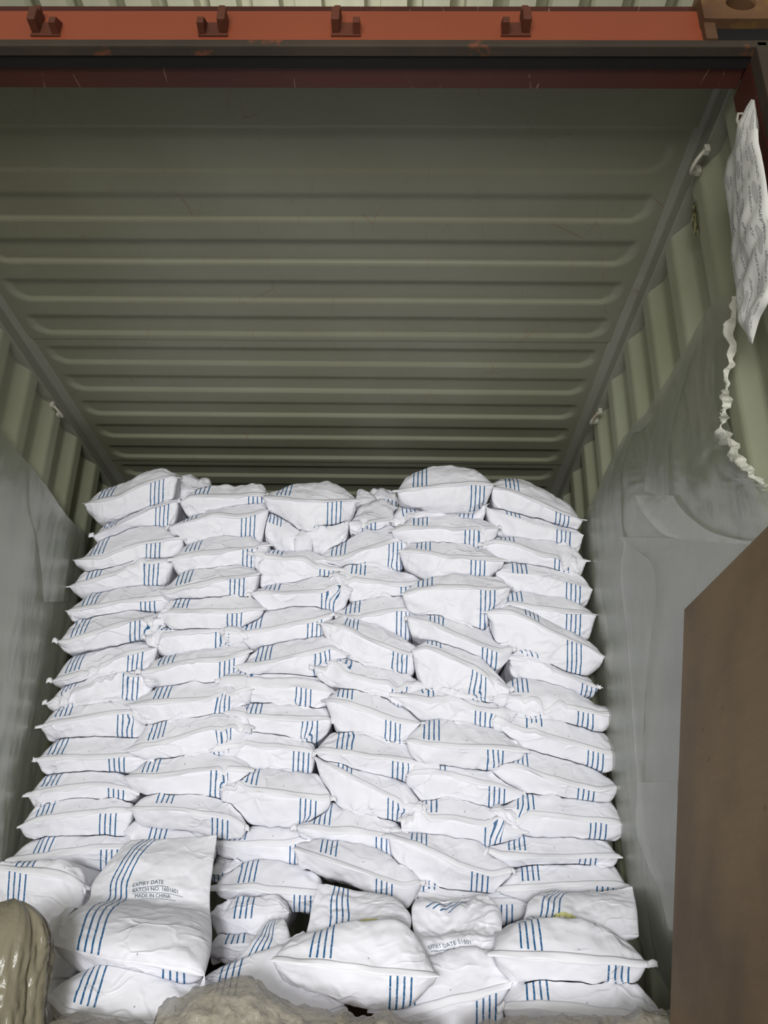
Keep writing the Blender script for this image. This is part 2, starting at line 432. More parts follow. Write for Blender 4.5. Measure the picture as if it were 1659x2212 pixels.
# lashing rings under the top rails
def ring(px, py, X, sgn, label):
    p = atX(px, py, X); root = empty('lashing_ring', p); tag(root, label, 'lashing ring', 'lashing rings on the top rails')
    q = []
    for k in range(17):
        a = math.pi*(k/16) ; q.append((p[0]-sgn*(.004+.030*math.sin(a)), p[1]+.0-.038*math.cos(a), p[2]-.02-.03*math.sin(a)))
    MB().tube(q, .0055, 10).build('ring_bar', M_RING, root, True)
    for e in (q[0], q[-1]): MB().box(*sorted((X+sgn*.006, X-sgn*.010)), e[1]-.011, e[1]+.011, e[2]-.012, e[2]+.012, .003).build('weld_pad', M_RING, root)
ring(1516, 335, XR+.002, 1, 'steel lashing ring on the right rail close to the doorway')
ring(1292, 890, XR+.002, 1, 'steel lashing ring on the right rail near the stack of sacks')
ring(121, 876, XL-.002, -1, 'steel lashing ring under the left top rail')

# warehouse around the container
def wh_roof():
    z = EYE+5; p = .262; V = []; pr = []; x = -8
    while x < 8: pr += [(x, 0), (x+.16, 0), (x+.168, .15), (x+.254, .15)]; x += p
    for a, b in pr:
        for y in (1.0, 16): V.append((a, y, z+b+.00*y))
    t = NT('warehouse roofing'); v = t.obj(); n = t.noise(t.mapping(v, (4, .3, 1)), 3, 4)
    m = t.done(t.bsdf(t.mix(n, c(214, 212, 190), c(178, 180, 160)), .55).outputs[0])
    o = mesh_obj('wall_outside', V, grid_faces(len(pr), 2), m, smooth=False); return struct(o)
wh_roof()
hb = bpy.data.lights.new('roof_fill_lamp', 'POINT'); hb.energy = 60; hb.color = (1, .98, .9); hb.shadow_soft_size = .25  # added lamp, unseen, only there to lighten the warehouse roofing
ho = bpy.data.objects.new('roof_fill_lamp', hb); COL.objects.link(ho); ho.location = (-.5, 4.2, EYE+3.4)
def ground():
    t = NT('yard concrete'); n = t.noise(t.obj(), 3, 5)
    m = t.done(t.bsdf(t.mix(n, c(120, 116, 106), c(140, 136, 124)), .85).outputs[0])
    struct(MB().box(-12, 12, -12, 14, -1.3, -1.2).build('floor_outside', m))
ground()

# ------------------------------------------------------------------ sacks
def Ywall(x, z): return 3.375 + .085*(z-EYE) - .035*x
def smooth1(a, k=2):
    for _ in range(k): a = np.concatenate([a[:1], (a[:-2]+2*a[1:-1]+a[2:])/4, a[-1:]])
    return a
SACKS = []
def interp_h(xs, xl, xr, ph):
    """half thickness along the sack from measured outline points, blunt and rounded off at both ends"""
    e = .42*np.median(ph[:, 1])
    X = np.concatenate([[xl], ph[:, 0], [xr]]); H = np.concatenate([[e], np.maximum(ph[:, 1], 2.), [e]])
    o = np.argsort(X, kind='stable'); X, H = X[o], H[o]
    h = smooth1(np.sqrt(np.interp(xs, X, H**2)), 3)
    d = np.minimum(xs-xl, xr-xs)/(xr-xl)
    return h*np.sqrt(np.clip(1-np.clip(1-d/.055, 0, 1)**2, .01, 1))
def sack(seam, top, bot, ts, bs, label, group='sacks of the stacked wall', dy=0., Y=None, L=.50, crease=1., flap=True, flap_h=.019, v0=None, tabs=()):
    k = len(SACKS); seed = 31*k+3
    S = pts(seam); T = pts(top); B = pts(bot); ts = pts(ts)[:, 0] if ts else None; bs = pts(bs)[:, 0] if bs else None
    xl, xr = S[0, 0], S[-1, 0]
    N = 57
    w = np.linspace(-1, 1, N); w = np.sin(w*math.pi/2)*.62 + w*.38
    xs = xl + (w+1)/2*(xr-xl)
    ys = smooth1(np.interp(xs, S[:, 0], S[:, 1]), 4)
    sy = lambda x: np.interp(x, S[:, 0], S[:, 1])
    T = T[(T[:, 0] > xl) & (T[:, 0] < xr)]; B = B[(B[:, 0] > xl) & (B[:, 0] < xr)]
    ht = interp_h(xs, xl, xr, np.stack([T[:, 0], sy(T[:, 0])-T[:, 1]], 1))
    hb = interp_h(xs, xl, xr, np.stack([B[:, 0], B[:, 1]-sy(B[:, 0])], 1))
    xm, ym = xs.mean(), ys.mean()
    if Y is None:
        z = EYE+.8
        for _ in range(3): p = atY(xm, ym, Ywall(0, z)); z = p[2]
        Yc = Ywall(p[0], z)+dy
    else: Yc = Y+dy
    C = np.array([atY(x, y, Yc) for x, y in zip(xs, ys)])
    d = (C-O)@FW; mpp = d/FPX/(math.cos(PITCH)*.98)
    tn = (C[:, 2]-EYE)/C[:, 1]
    aT = float(np.clip(ht*mpp*1.05, .05, .115).mean()); aB = float(np.clip(hb*mpp*.8, .035, .07).mean())
    hu = ht*mpp + np.clip(tn, -.15, 1)*aT*.62*np.clip(ht/np.max(ht)*1.6, 0, 1) + .004*np.clip(ht/10, 0, 1)
    hd = hb*mpp + .003*np.clip(hb/10, 0, 1)
    nT, nB = 17, 15
    rows = []
    for q in np.linspace(0, 1, nT)**1.1: rows.append((aT*q, 1-(1-q)**1.7, +1))
    for q in (.25, .5, .75, .9): rows.append((aT+(L-aT)*q, 1.0-.10*q if q < .8 else .7, +1))
    rows.append((L, 0., +1))
    low = [(aB*q, 1-(1-q)**2.1, -1) for q in (np.linspace(0, 1, nB)**1.1)[1:]] + [(aB+(L-aB)*q, 1.0-.05*q if q < .8 else .7, -1) for q in (.25, .5, .75, .9)]
    rows = rows + low[::-1]                              # loop: seam -> over the top -> rear -> under -> back to the seam
    m = len(rows); mid = C.mean(0); un = w
    V = np.zeros((N, m, 3)); UV = np.zeros((N, m, 2))
    um = np.concatenate([[0], np.cumsum(np.linalg.norm(np.diff(C, axis=0), axis=1))])
    ucent = lambda v: -10. if v is None else float(np.interp(v.mean(), xs, um))
    uT, uB = ucent(ts), ucent(bs)
    if v0 is None: v0 = (.016+.016*random.random()) if flap else .004
    for j, (yy, sh, sg) in enumerate(rows):
        sf = 1-.06*min(1, yy/.12)-.05*min(1, yy/L)
        P = mid + (C-mid)*np.array([sf, 1, 1])
        P[:, 1] += yy - .020*(1-un**2)*(1-.4*sh)
        P[:, 2] += (hu if sg > 0 else -hd)*sh
        V[:, j] = P
    arcT = np.concatenate([np.zeros((N, 1)), np.cumsum(np.linalg.norm(np.diff(V[:, :nT+5], axis=1), axis=2), axis=1)], 1)
    UV[:, :nT+5, 0] = (um-uT)[:, None]; UV[:, :nT+5, 1] = arcT-v0
    lowV = np.concatenate([V[:, :1], V[:, :nT+4:-1]], 1)
    arcB = np.cumsum(np.linalg.norm(np.diff(lowV, axis=1), axis=2), axis=1)
    UV[:, :nT+4:-1, 0] = (um-uB)[:, None]; UV[:, :nT+4:-1, 1] = arcB+5
    th = np.array([min(1, r[1]*1.5) for r in rows])[None, :]
    edge = np.clip((1-np.abs(un))*4, .3, 1)[:, None]
    q = V*np.array([1., .8, 1.2])
    n1 = crumple(q+k*3.7, 6.0, seed); n2 = noise3(V*4.2+k, seed+5); n3 = crumple(q*np.array([2.3, 1, 1])+k*1.3, 9.0, seed+7); n4 = crumple(q+k*.7, 19., seed+17)
    dz = V[..., 2]-C[:, 2:3]; dx = (1.02-np.abs(un))[:, None]*(um[-1]/2)+.03*np.ones((N, m))
    rad = np.abs(noise3(np.stack([np.arctan2(dz, dx)*5.0, (un[:, None] > 0)*7.+0*dz, 0*dz+k], -1), seed+9))-.3
    amp = crease*(.010*n1 + .011*n2 + .0075*n3 + .0035*n4 + .016*rad*np.clip(np.abs(un)*2-.8, 0, 1)[:, None])*th*edge
    V[..., 1] -= amp*.55
    V[..., 2] += amp*np.array([r[2] for r in rows])[None, :]*.75
    V[:, 0] += np.stack([0*un, .004*noise3(np.stack([um*14, um*0, um*0+k], -1), 3), .004*noise3(np.stack([um*15, um*0+4, um*0+k], -1), 8)], -1)
    F = []
    for i in range(N-1):
        for j in range(m):
            jj = (j+1) % m; F.append((i*m+j, (i+1)*m+j, (i+1)*m+jj, i*m+jj))
    F.append(tuple(range(m))); F.append(tuple((N-1)*m+j for j in range(m))[::-1])
    loc = mid + np.array([0, L*.5, -hd.max()])
    root = empty('sack', loc); tag(root, label, 'sack', group)
    SACKS.append(dict(root=root, V=V, F=F, UV=UV, um=um, uB=uB, un=un, k=k, flap=flap, fh=flap_h, nT=nT, N=N, m=m, rigid=False, tabs=tabs)); return root
RIGID = []
def settle(iters=9, gap=.003):
    """let the soft sacks give way where they press into each other"""
    from mathutils.bvhtree import BVHTree
    bodies = SACKS + RIGID
    for it in range(iters):
        lo = [b['V'].reshape(-1, 3).min(0)-gap for b in bodies]; hi = [b['V'].reshape(-1, 3).max(0)+gap for b in bodies]
        trees = [BVHTree.FromPolygons(b['V'].reshape(-1, 3).tolist(), b['F']) for b in bodies]
        push = [np.zeros_like(b['V'].reshape(-1, 3)) for b in bodies]; cnt = 0
        for i, a in enumerate(bodies):
            if a['rigid']: continue
            P = a['V'].reshape(-1, 3)
            for j, b in enumerate(bodies):
                if i == j or b.get('owner') is a['root']: continue
                l = np.maximum(lo[i], lo[j]); h = np.minimum(hi[i], hi[j])
                if (h-l).min() <= 0: continue
                idx = np.where(((P >= l) & (P <= h)).all(1))[0]; tr = trees[j]
                share = .9 if b['rigid'] else .55
                for v in idx:
                    p = P[v]; r = tr.find_nearest(p, .06)
                    if r[0] is None: continue
                    dn = (p[0]-r[0][0])*r[1][0]+(p[1]-r[0][1])*r[1][1]+(p[2]-r[0][2])*r[1][2]
                    if dn < gap:
                        dvec = np.array(r[0])+np.array(r[1])*gap-p
                        if np.dot(dvec, dvec) > np.dot(push[i][v], push[i][v])*.999: push[i][v] = dvec*share; cnt += 1
        for b, pu in zip(bodies, push):
            if b['rigid']: continue
            q = pu.reshape(b['V'].shape).copy()
            for _ in range(2 if it < iters-2 else 1):
                q = .4*q + .15*(np.roll(q, 1, 1)+np.roll(q, -1, 1)) + .15*(np.concatenate([q[:1], q[:-1]])+np.concatenate([q[1:], q[-1:]]))
            b['V'] = b['V']+q*1.25
            if it < iters-1:                              # cloth keeps itself smooth where it was pushed
                Vn = b['V']; wgt = np.clip(np.linalg.norm(q, axis=-1)/.006, 0, .7)[..., None]
                av = .25*(np.roll(Vn, 1, 1)+np.roll(Vn, -1, 1)+np.concatenate([Vn[:1], Vn[:-1]])+np.concatenate([Vn[1:], Vn[-1:]]))
                b['V'] = Vn*(1-wgt)+av*wgt
        print('settle', it, cnt)
def build_sacks():
    for b in SACKS:
        V, N, m, nT, un, um, k, root = b['V'], b['N'], b['m'], b['nT'], b['un'], b['um'], b['k'], b['root']
        o = mesh_obj('sack_body', V.reshape(-1, 3), b['F'], M_SACK, root, True, b['UV'].reshape(-1, 2))
        me = o.data; lay = me.uv_layers[0]
        for fi in range((N-1)*m):
            j = fi % m
            if j == m-1 or j == nT+4:
                pl = me.polygons[fi]
                for li, vi in zip(pl.loop_indices, pl.vertices):
                    ii, jj = divmod(vi, m)
                    if j == m-1 and jj == 0: lay.data[li].uv = (um[ii]-b['uB'], 5.0)
                    if j == nT+4: lay.data[li].uv = (-10, -10)
        tr = np.random.RandomState(k+77)
        for side in (-1, 1):
            if not (side in b['tabs'] or (b['flap'] and tr.rand() < .30)): continue
            i0 = 0 if side < 0 else N-1; ii = 2 if side < 0 else N-3
            p = V[ii, 0]; ln = tr.uniform(.022, .040) if side in b['tabs'] else tr.uniform(.012, .026); hw = tr.uniform(.008, .012); dr = tr.uniform(-.010, .004); G = []
            for q in range(7):
                f = q/6
                for e in (-1, 1):
                    G.append((p[0]+side*ln*f, p[1]-.004-.006*math.sin(f*3)-.004*f, p[2]+dr*f+e*hw*(1-.15*f)+.003*math.sin(f*5+k)))
            to = mesh_obj('corner_tab', G, grid_faces(7, 2), M_FLAP, root, True)
            sm = to.modifiers.new('solid', 'SOLIDIFY'); sm.thickness = .002; sm.offset = 0
        if not b['flap']: continue
        # folded paper band over the sewn seam: lies flat on the upper panel, its lower edge stands clear
        Z = lambda f, s_: noise3(np.stack([um*f, um*0+2, um*0+k], -1), s_)
        wav = .0035*Z(9, 21)+.003*Z(26, 22)
        lift = .0020+.0045*np.clip(np.abs(Z(6, 23))*1.6-.25, 0, 1)
        arc = np.concatenate([np.zeros((N, 1)), np.cumsum(np.linalg.norm(np.diff(V[:, :nT], axis=1), axis=2), axis=1)], 1)
        fh = np.minimum(b['fh']*(1+.3*Z(5, 24)), arc[:, -1]*.6)
        def up(f):
            out = np.zeros((N, 3))
            for i in range(N):
                t = fh[i]*f; q = min(int(np.searchsorted(arc[i], t)), nT-1); q = max(q, 1); g = (t-arc[i, q-1])/max(1e-6, arc[i, q]-arc[i, q-1])
                out[i] = V[i, q-1]*(1-g)+V[i, q]*g
            return out
        dn = np.array([0, -.75, .66])
        G = [up(1.)+dn*.0008, up(.66)+dn*.0014, up(.33)+dn*.002, V[:, 0]+np.stack([0*un, -lift*.4-.0004, 0*un], -1), V[:, 0]+np.stack([0*un, -lift-.0004, -.005+wav], -1)]
        G = np.stack(G, 1)
        e = np.clip(1-np.where(un < 0, un+1, 1-un)/.05, 0, 1)
        rr = np.random.RandomState(k+5).uniform(.2, 1.5, 2)
        G[:, :, 0] += (np.where(un < 0, -rr[0], rr[1])*e*.013)[:, None]
        G[:, :, 1] -= (e*.004)[:, None]
        mm = G.shape[1]
        Ff = [(i*mm+j, i*mm+j+1, (i+1)*mm+j+1, (i+1)*mm+j) for i in range(N-1) for j in range(mm-1)]
        fo = mesh_obj('seam_flap', G.reshape(-1, 3), Ff, M_FLAP, root, True)
        sm = fo.modifiers.new('solid', 'SOLIDIFY'); sm.thickness = .0014; sm.offset = 0

ORD = ['top', 'second', 'third', 'fourth', 'fifth', 'sixth', 'seventh', 'eighth', 'ninth', 'tenth', 'eleventh', 'twelfth', 'thirteenth', 'fourteenth']
COLN = {1: 'leftmost column', 2: 'second column from left', 3: 'third column from left', 4: 'fourth column from left', 5: 'second column from right', 6: 'rightmost column'}
CNT = {}
DYC = {1: 0.01, 2: -.02, 3: .005, 4: .0, 5: -.01, 6: .012}
def stack(colm, adj, seam, top, bot, ts, bs, **kw):
    k = CNT.get(colm, 0); CNT[colm] = k+1
    dy = DYC[colm] + kw.pop('dy', 0.)
    where = 'topmost in ' if k == 0 else ORD[k]+' from top in '
    return sack(seam, top, bot, ts, bs, f'{adj} striped white sack, {where}{COLN[colm]}', dy=dy, **kw)

# ---- leftmost column
stack(1, 'tilted', 'A 143 303 350 277 520 187 670 136 700 150', 'A 200 232 300 180 440 120 580 86 650 105', 'A 170 335 230 380 300 370 420 335 560 300 690 270', 'A 225 0 298 0', 'A 535 0 635 0', dy=-.03)
stack(1, 'slanting flat', 'A 195 500 320 455 430 400 560 335 715 275', 'A 230 430 320 375 450 330 600 285 690 262', 'A 210 520 300 480 420 440 620 430 700 380', 'A 247 0 327 0', 'A 575 0 655 0', dy=.01, flap_h=.02)
stack(1, 'plump tilted', 'A 80 640 250 633 370 590 480 552 600 530 750 500', 'A 120 610 200 505 330 470 450 445 600 445 690 470', 'A 120 660 150 686 300 665 450 640 650 605 730 560', 'A 172 0 250 0', 'A 520 0 605 0')
stack(1, 'wrinkled', 'A 58 800 200 770 360 715 500 660 680 640', 'A 100 710 200 665 350 640 500 610 620 600', 'A 75 815 110 838 300 800 450 780 600 770 660 730', 'A 153 0 233 0', 'A 505 0 600 0', dy=.012)
stack(1, 'flat', 'A 35 945 180 925 325 905 480 880 665 860', 'A 70 890 140 845 300 815 450 790 600 775 640 810', 'A 60 980 200 968 400 945 590 930 640 900', 'A 122 0 207 0', 'A 485 0 570 0')
stack(1, 'full', 'C 108 225 170 232 290 195 420 150 560 112 740 95', 'C 120 180 170 105 300 70 450 50 560 42 690 75', 'C 115 245 175 270 300 250 450 225 640 190 730 140', 'C 177 0 267 0', 'C 525 0 612 0', dy=-.02)
stack(1, 'tilted', 'C 78 450 200 425 290 400 400 350 500 300 680 255', 'C 100 350 160 300 250 270 400 225 550 205 640 235', 'C 85 462 150 448 300 425 450 400 580 375 660 320', 'C 147 0 227 0', 'C 515 0 600 0')
stack(1, 'wrinkled', 'C 48 575 150 535 270 490 400 460 540 425 665 400', 'C 75 520 150 450 250 425 400 400 560 385 640 395', 'C 60 590 90 602 250 590 400 575 530 570 650 500', 'C 122 0 205 0', 'C 492 0 572 0', dy=.008)
stack(1, 'rounded', 'C 12 700 100 680 260 660 400 640 510 625 645 632', 'C 25 650 60 605 150 575 300 560 440 555 560 585', 'C 25 735 60 762 250 750 400 742 560 740 620 690', 'C 87 0 178 0', 'C 458 0 545 0')
stack(1, 'broad', 'C -8 885 100 880 300 876 450 876 645 876', 'C 10 810 60 775 150 748 300 740 420 745 540 775', 'C 5 920 40 946 250 940 400 936 520 936 600 905', 'C 45 0 140 0', 'C 412 0 492 0')
stack(1, 'soft', 'E 138 162 220 150 340 132 450 118 560 112 710 150', 'E 155 110 200 65 290 35 400 24 520 38 640 75', 'E 150 195 190 207 350 204 500 195 650 192 690 175', 'E 200 0 285 0', 'E 558 0 640 0')
stack(1, 'smooth square-ended', 'E 95 325 200 288 300 275 480 258 580 250 680 248', 'E 110 270 150 225 250 195 400 182 560 185 650 205', 'E 105 362 250 362 450 362 600 362 660 350', 'E 172 0 265 0', 'E 517 0 602 0', dy=-.01)
stack(1, 'long tapering', 'E 38 490 100 500 200 488 350 462 500 440 690 430', 'E 60 440 110 400 200 358 300 345 450 350 620 365', 'E 60 510 130 520 300 522 450 535 560 540 650 500', 'E 160 0 250 0', 'E 525 0 605 0')
# ---- second column
stack(2, 'flat', 'A 712 290 770 265 1000 275 1150 258 1240 255', 'A 740 250 800 210 950 190 1100 180 1190 180', 'A 730 325 770 357 950 330 1100 315 1220 300', 'A 800 0 877 0', 'A 1130 0 1205 0', dy=.01)
stack(2, 'sagging', 'A 645 440 770 416 930 378 1060 392 1160 375 1245 340', 'A 700 400 780 365 950 325 1100 300 1200 292', 'A 690 470 770 527 900 515 1050 500 1210 508', 'A 730 0 803 0', 'A 1080 0 1175 0')
stack(2, 'plump', 'A 655 632 820 612 960 600 1100 582 1160 560 1250 545', 'A 680 590 740 535 860 503 1000 497 1090 500 1190 530', 'A 670 670 700 702 850 695 1000 680 1140 668 1200 640', 'A 742 0 820 0', 'A 1100 0 1170 0')
stack(2, 'tilted', 'A 590 815 650 832 830 798 1010 758 1100 745 1190 712', 'A 630 770 700 705 850 675 1000 660 1120 670 1170 685', 'A 660 846 800 848 950 845 1120 848 1180 800', 'A 683 0 768 0', 'A 1018 0 1105 0', dy=-.015)
stack(2, 'level', 'A 580 945 720 960 860 960 1000 955 1100 940 1215 925', 'A 610 900 680 860 860 845 1000 845 1120 852 1180 890', 'A 620 990 660 1030 800 1030 950 1026 1090 1015 1200 965', 'A 670 0 750 0', 'A 1007 0 1085 0', dy=-.01)
stack(2, 'half-hidden', 'C 600 205 760 195 900 178 1000 165 1080 170 1165 195', 'C 660 165 760 138 950 128 1080 126 1140 150', 'C 650 260 750 285 900 285 1100 262 1150 240', 'C 663 0 743 0', 'C 1007 0 1083 0', dy=.02)
stack(2, 'bent', 'C 575 398 700 380 870 342 1060 332 1120 310 1190 275', 'C 610 350 680 315 850 285 1000 265 1120 240', 'C 640 440 690 472 850 455 1000 440 1110 425', 'C 675 0 755 0', 'C 1028 0 1108 0', dy=.0)
stack(2, 'rounded', 'C 510 580 600 575 720 565 900 562 1040 540 1200 490', 'C 560 530 640 480 780 455 900 445 1050 440 1170 460', 'C 570 640 640 672 800 660 950 640 1080 622 1170 560', 'C 645 0 733 0', 'C 997 0 1085 0')
stack(2, 'square-flapped', 'C 505 830 640 815 780 772 940 722 1060 710 1202 702', 'C 560 740 640 680 750 650 900 632 1050 628 1170 640', 'C 560 845 650 868 800 855 950 840 1120 820', 'C 613 0 702 0', 'C 1002 0 1090 0')
stack(2, 'big soft', 'C 485 985 640 990 760 975 880 960 1050 935 1195 940', 'C 530 930 600 885 750 850 880 843 1050 855 1150 890', 'C 560 1050 660 1080 800 1085 950 1088 1080 1085 1160 1000', 'C 575 0 668 0', 'C 978 0 1068 0', flap=True, dy=-.005)
stack(2, 'smooth tapering', 'E 665 232 850 236 960 250 1080 270 1180 290 1262 330', 'E 690 180 760 152 900 148 1050 158 1180 195 1230 250', 'E 700 290 850 310 1000 335 1150 370 1240 368', 'E 785 0 880 0', 'E 1088 0 1172 0', dy=-.01)
stack(2, 'mostly hidden', 'E 632 345 740 400 900 420 1060 430 1110 440', 'E 700 310 760 292 900 300 1050 345', 'E 740 470 900 520 1060 500', 'E 755 0 850 0', None, dy=.03, flap=False)
# ---- third column
stack(3, 'plump', 'A 1212 258 1300 276 1470 300 B 80 280 180 270 240 262', 'A 1260 205 1400 165 1590 143 B 60 137 150 165 215 215', 'A 1280 330 1400 400 1480 437 B 30 385 120 372 200 335', 'A 1283 0 1370 0', 'B 75 0 148 0', dy=-.05)
stack(3, 'crumpled steeply leaning', 'A 1210 400 1300 440 1400 490 1500 545', 'A 1235 340 1300 345 1400 400 1470 450', 'A 1215 480 1300 560 1400 590 1480 580', 'A 1240 0 1330 0', None, dy=.02, flap=False, crease=2.2)
stack(3, 'crumpled', 'A 1400 520 1470 470 1560 440 B 100 440 190 400', 'A 1480 445 1560 400 B 60 380 150 360', 'A 1450 570 1560 580 B 60 560 150 480', 'A 1518 0 1590 0', None, dy=.012, flap=False, crease=2.4)
stack(3, 'soft short', 'B 185 395 300 400 420 372 450 350', 'B 230 280 300 255 380 243 430 265', 'B 200 440 300 445 420 420', None, 'B 270 0 338 0', dy=.03, crease=1.5)
stack(3, 'sagging', 'A 1148 600 1200 610 1330 636 1470 640 B 20 652 150 648', 'A 1170 580 1240 566 1400 580 1540 602 B 50 605', 'A 1160 690 1210 785 1380 765 1550 742 B 60 690', 'A 1240 0 1320 0', 'A 1553 0 1635 0', dy=.0)
stack(3, 'thin-topped', 'A 1130 835 1340 846 1480 842 1600 830 B 60 755 130 748 200 765', 'A 1180 800 1300 770 1500 742 B 20 700 120 705', 'A 1170 890 1230 942 1400 910 B 20 840 120 870 190 830', 'A 1220 0 1300 0', 'B 35 0 118 0', dy=.0)
stack(3, 'long flat', 'C 1045 172 1150 186 1290 172 1420 140 1560 112 D 145 65', 'C 1090 130 1280 60 1420 32 1540 18 D 60 30', 'C 1150 220 1195 250 1350 225 1500 192 D 80 170', 'C 1170 0 1245 0', 'C 1515 0 1600 0', dy=-.005)
stack(3, 'plump', 'C 1120 366 1220 362 1330 345 1480 305 1570 285 D 130 240 215 270', 'C 1160 320 1230 250 1320 220 1480 205 D 60 175 150 190', 'C 1130 386 1350 386 1560 398 D 120 330', 'C 1222 0 1300 0', 'D 50 0 125 0', dy=-.02, crease=1.2)
stack(3, 'flat', 'C 1022 446 1120 462 1250 470 1450 485 1580 500 1655 510', 'C 1070 415 1130 392 1300 385 1500 395 1610 430', 'C 1170 530 1250 545 1450 570 1600 575', 'C 1128 0 1215 0', 'C 1455 0 1535 0', flap_h=.04)
stack(3, 'square', 'C 1065 630 1180 650 1300 658 1440 662 1655 668', 'C 1110 590 1170 555 1280 545 1420 560 1600 588', 'C 1170 715 1250 735 1400 745 1560 768 1630 720', 'C 1165 0 1250 0', 'C 1490 0 1572 0', dy=.005)
stack(3, 'broad smooth', 'C 980 810 1100 812 1250 818 1400 828 1565 845', 'C 1050 785 1130 750 1200 737 1350 738 1500 752', 'C 1020 860 1130 940 1250 965 1400 968 1550 970', 'C 1097 0 1187 0', 'C 1440 0 1523 0', dy=.012)
stack(3, 'large bulging', 'C 1030 1052 1160 1060 1280 1075 1420 1095 1580 1118 1650 1100', 'C 1080 1010 1160 960 1260 945 1400 965 1550 985 1630 1010', 'E 1180 210 1280 280 1400 288 1550 292 1640 270', 'C 1135 0 1225 0', 'E 1545 0 1615 0', dy=-.02)
stack(3, 'square-ended', 'F 80 388 150 400 250 408 400 420 565 440', 'F 110 345 180 310 300 293 400 300 520 335', 'F 120 430 250 470 400 500 520 515', 'F 158 0 230 0', 'F 450 0 505 0', dy=-.005)
stack(3, 'rounded', 'E 1070 408 1200 414 1350 414 1480 412 1580 385', 'E 1120 375 1250 345 1330 305 1400 290 1500 305', 'E 1110 440 1200 480 1350 520 1510 535', 'E 1180 0 1240 0', 'E 1495 0 1560 0', dy=.02)
sack('E 1075 560 1120 570 1180 545 1240 510', 'E 1110 470 1180 460', 'E 1100 600 1180 620', None, 'E 1090 0 1120 0', 'crumpled sack end poking out beside the tall folded sack', dy=.04, crease=2.4, flap=False)
sack('E 1090 635 1200 648 1300 642 1500 665 1660 672', 'E 1150 570 1250 520 1350 515 1500 545 1620 570', 'E 1150 690 1300 716 1450 738 1600 740', 'E 1205 0 1305 0', 'E 1512 0 1590 0', 'level white sack just right of the tall folded sack, above a short crumpled one', dy=-.02)
sack('E 1072 770 1180 800 1300 800 1400 770 1480 760', 'E 1110 735 1200 715 1350 705 1440 715', 'E 1090 830 1200 890 1300 900 1420 860', 'E 1200 0 1290 0', None, 'short crumpled sack below the level one right of the tall folded sack', dy=.0, crease=2.0, Y=3.24, flap=False)
sack('E 1065 960 1140 930 1250 920 1330 930', 'E 1100 890 1180 880 1270 885', 'E 1080 1010 1200 1020 1300 1020', 'E 1165 0 1240 0', None, 'wrinkled sack low in the gap between the two front sacks', dy=.0, Y=3.18, crease=2.0, flap=False)
# ---- fourth column
stack(4, 'wavy tilted', 'B 15 596 150 598 300 545 420 505 550 470', 'B 50 540 100 500 250 445 420 413 500 430', 'B 90 620 200 612 350 640 480 648 520 580', 'B 92 0 165 0', 'B 415 0 490 0', dy=.015, flap_h=.02)
stack(4, 'flat', 'B 92 680 250 716 420 744 520 742 650 705', 'B 130 650 190 625 280 618 450 650 600 690', 'B 150 760 230 822 350 805 480 790 560 770', 'B 203 0 278 0', 'B 490 0 555 0', dy=.02)
stack(4, 'creased', 'B 105 905 180 930 260 925 400 890 500 878 615 884', 'B 140 865 230 825 400 790 500 810', 'B 160 960 300 975 450 1000 520 1020 580 960', 'B 170 0 245 0', 'B 462 0 535 0', dy=.015)
stack(4, 'diagonal', 'D 75 112 190 132 320 205 420 240 540 280 590 262', 'D 130 92 200 82 350 125 480 180 570 222', 'D 130 200 210 280 350 325 540 362 575 330', 'D 195 0 270 0', 'D 450 0 520 0', dy=-.02)
stack(4, 'smooth', 'D 38 335 190 372 350 420 480 432 615 436', 'D 90 315 170 302 270 297 450 345 570 400', 'D 80 390 160 425 350 480 500 500', 'D 152 0 238 0', 'D 455 0 510 0', dy=-.01)
stack(4, 'plump slanting', 'D 100 505 220 528 400 600 480 622 600 630', 'D 130 468 180 447 270 438 400 478 500 525 580 590', 'D 120 560 160 650 350 700 500 728 560 680', 'D 158 0 240 0', 'D 405 0 492 0', dy=-.01, flap_h=.022)
stack(4, 'broad', 'D 48 762 200 782 350 800 520 820 675 860', 'D 75 715 120 680 240 660 400 690 560 740', 'D 80 800 200 840 400 880 540 910 620 890', 'D 152 0 240 0', 'D 452 0 520 0', dy=-.015)
stack(4, 'twisted', 'F 165 80 260 130 360 190 450 230 540 270 655 315', 'F 200 85 300 88 400 118 540 165 630 240', 'F 200 170 290 280 400 310 500 335 620 345', 'F 262 0 335 0', 'F 490 0 565 0', dy=-.005, flap_h=.02, crease=1.2)
sack('F 490 425 620 470 760 540 880 588 960 600 1055 580', 'F 540 432 620 425 750 440 900 470 1000 530', 'F 510 520 620 628 750 650 900 666 1000 660', 'F 592 0 672 0', 'F 868 0 942 0', 'long white sack sloping down right, in the fourth column above the crumpled sacks', dy=-.025, crease=1.2, flap_h=.02)
sack('F 68 485 200 530 340 576 450 620 560 660 645 640', 'F 120 468 190 458 300 470 450 505 600 580', 'F 90 560 220 605 400 660 600 715 630 680', 'F 180 0 265 0', 'F 440 0 515 0', 'sloping white sack directly above the upright folded sack end in the middle', dy=-.05, crease=1.2)
sack('F 618 690 720 712 850 728 980 732 1130 738', 'F 640 640 720 640 900 660 1080 685', 'F 650 760 800 790 980 810 1100 800', 'F 628 0 700 0', 'F 985 0 1040 0', 'flat white sack behind the crumpled sack with slanted stripes', dy=.01)
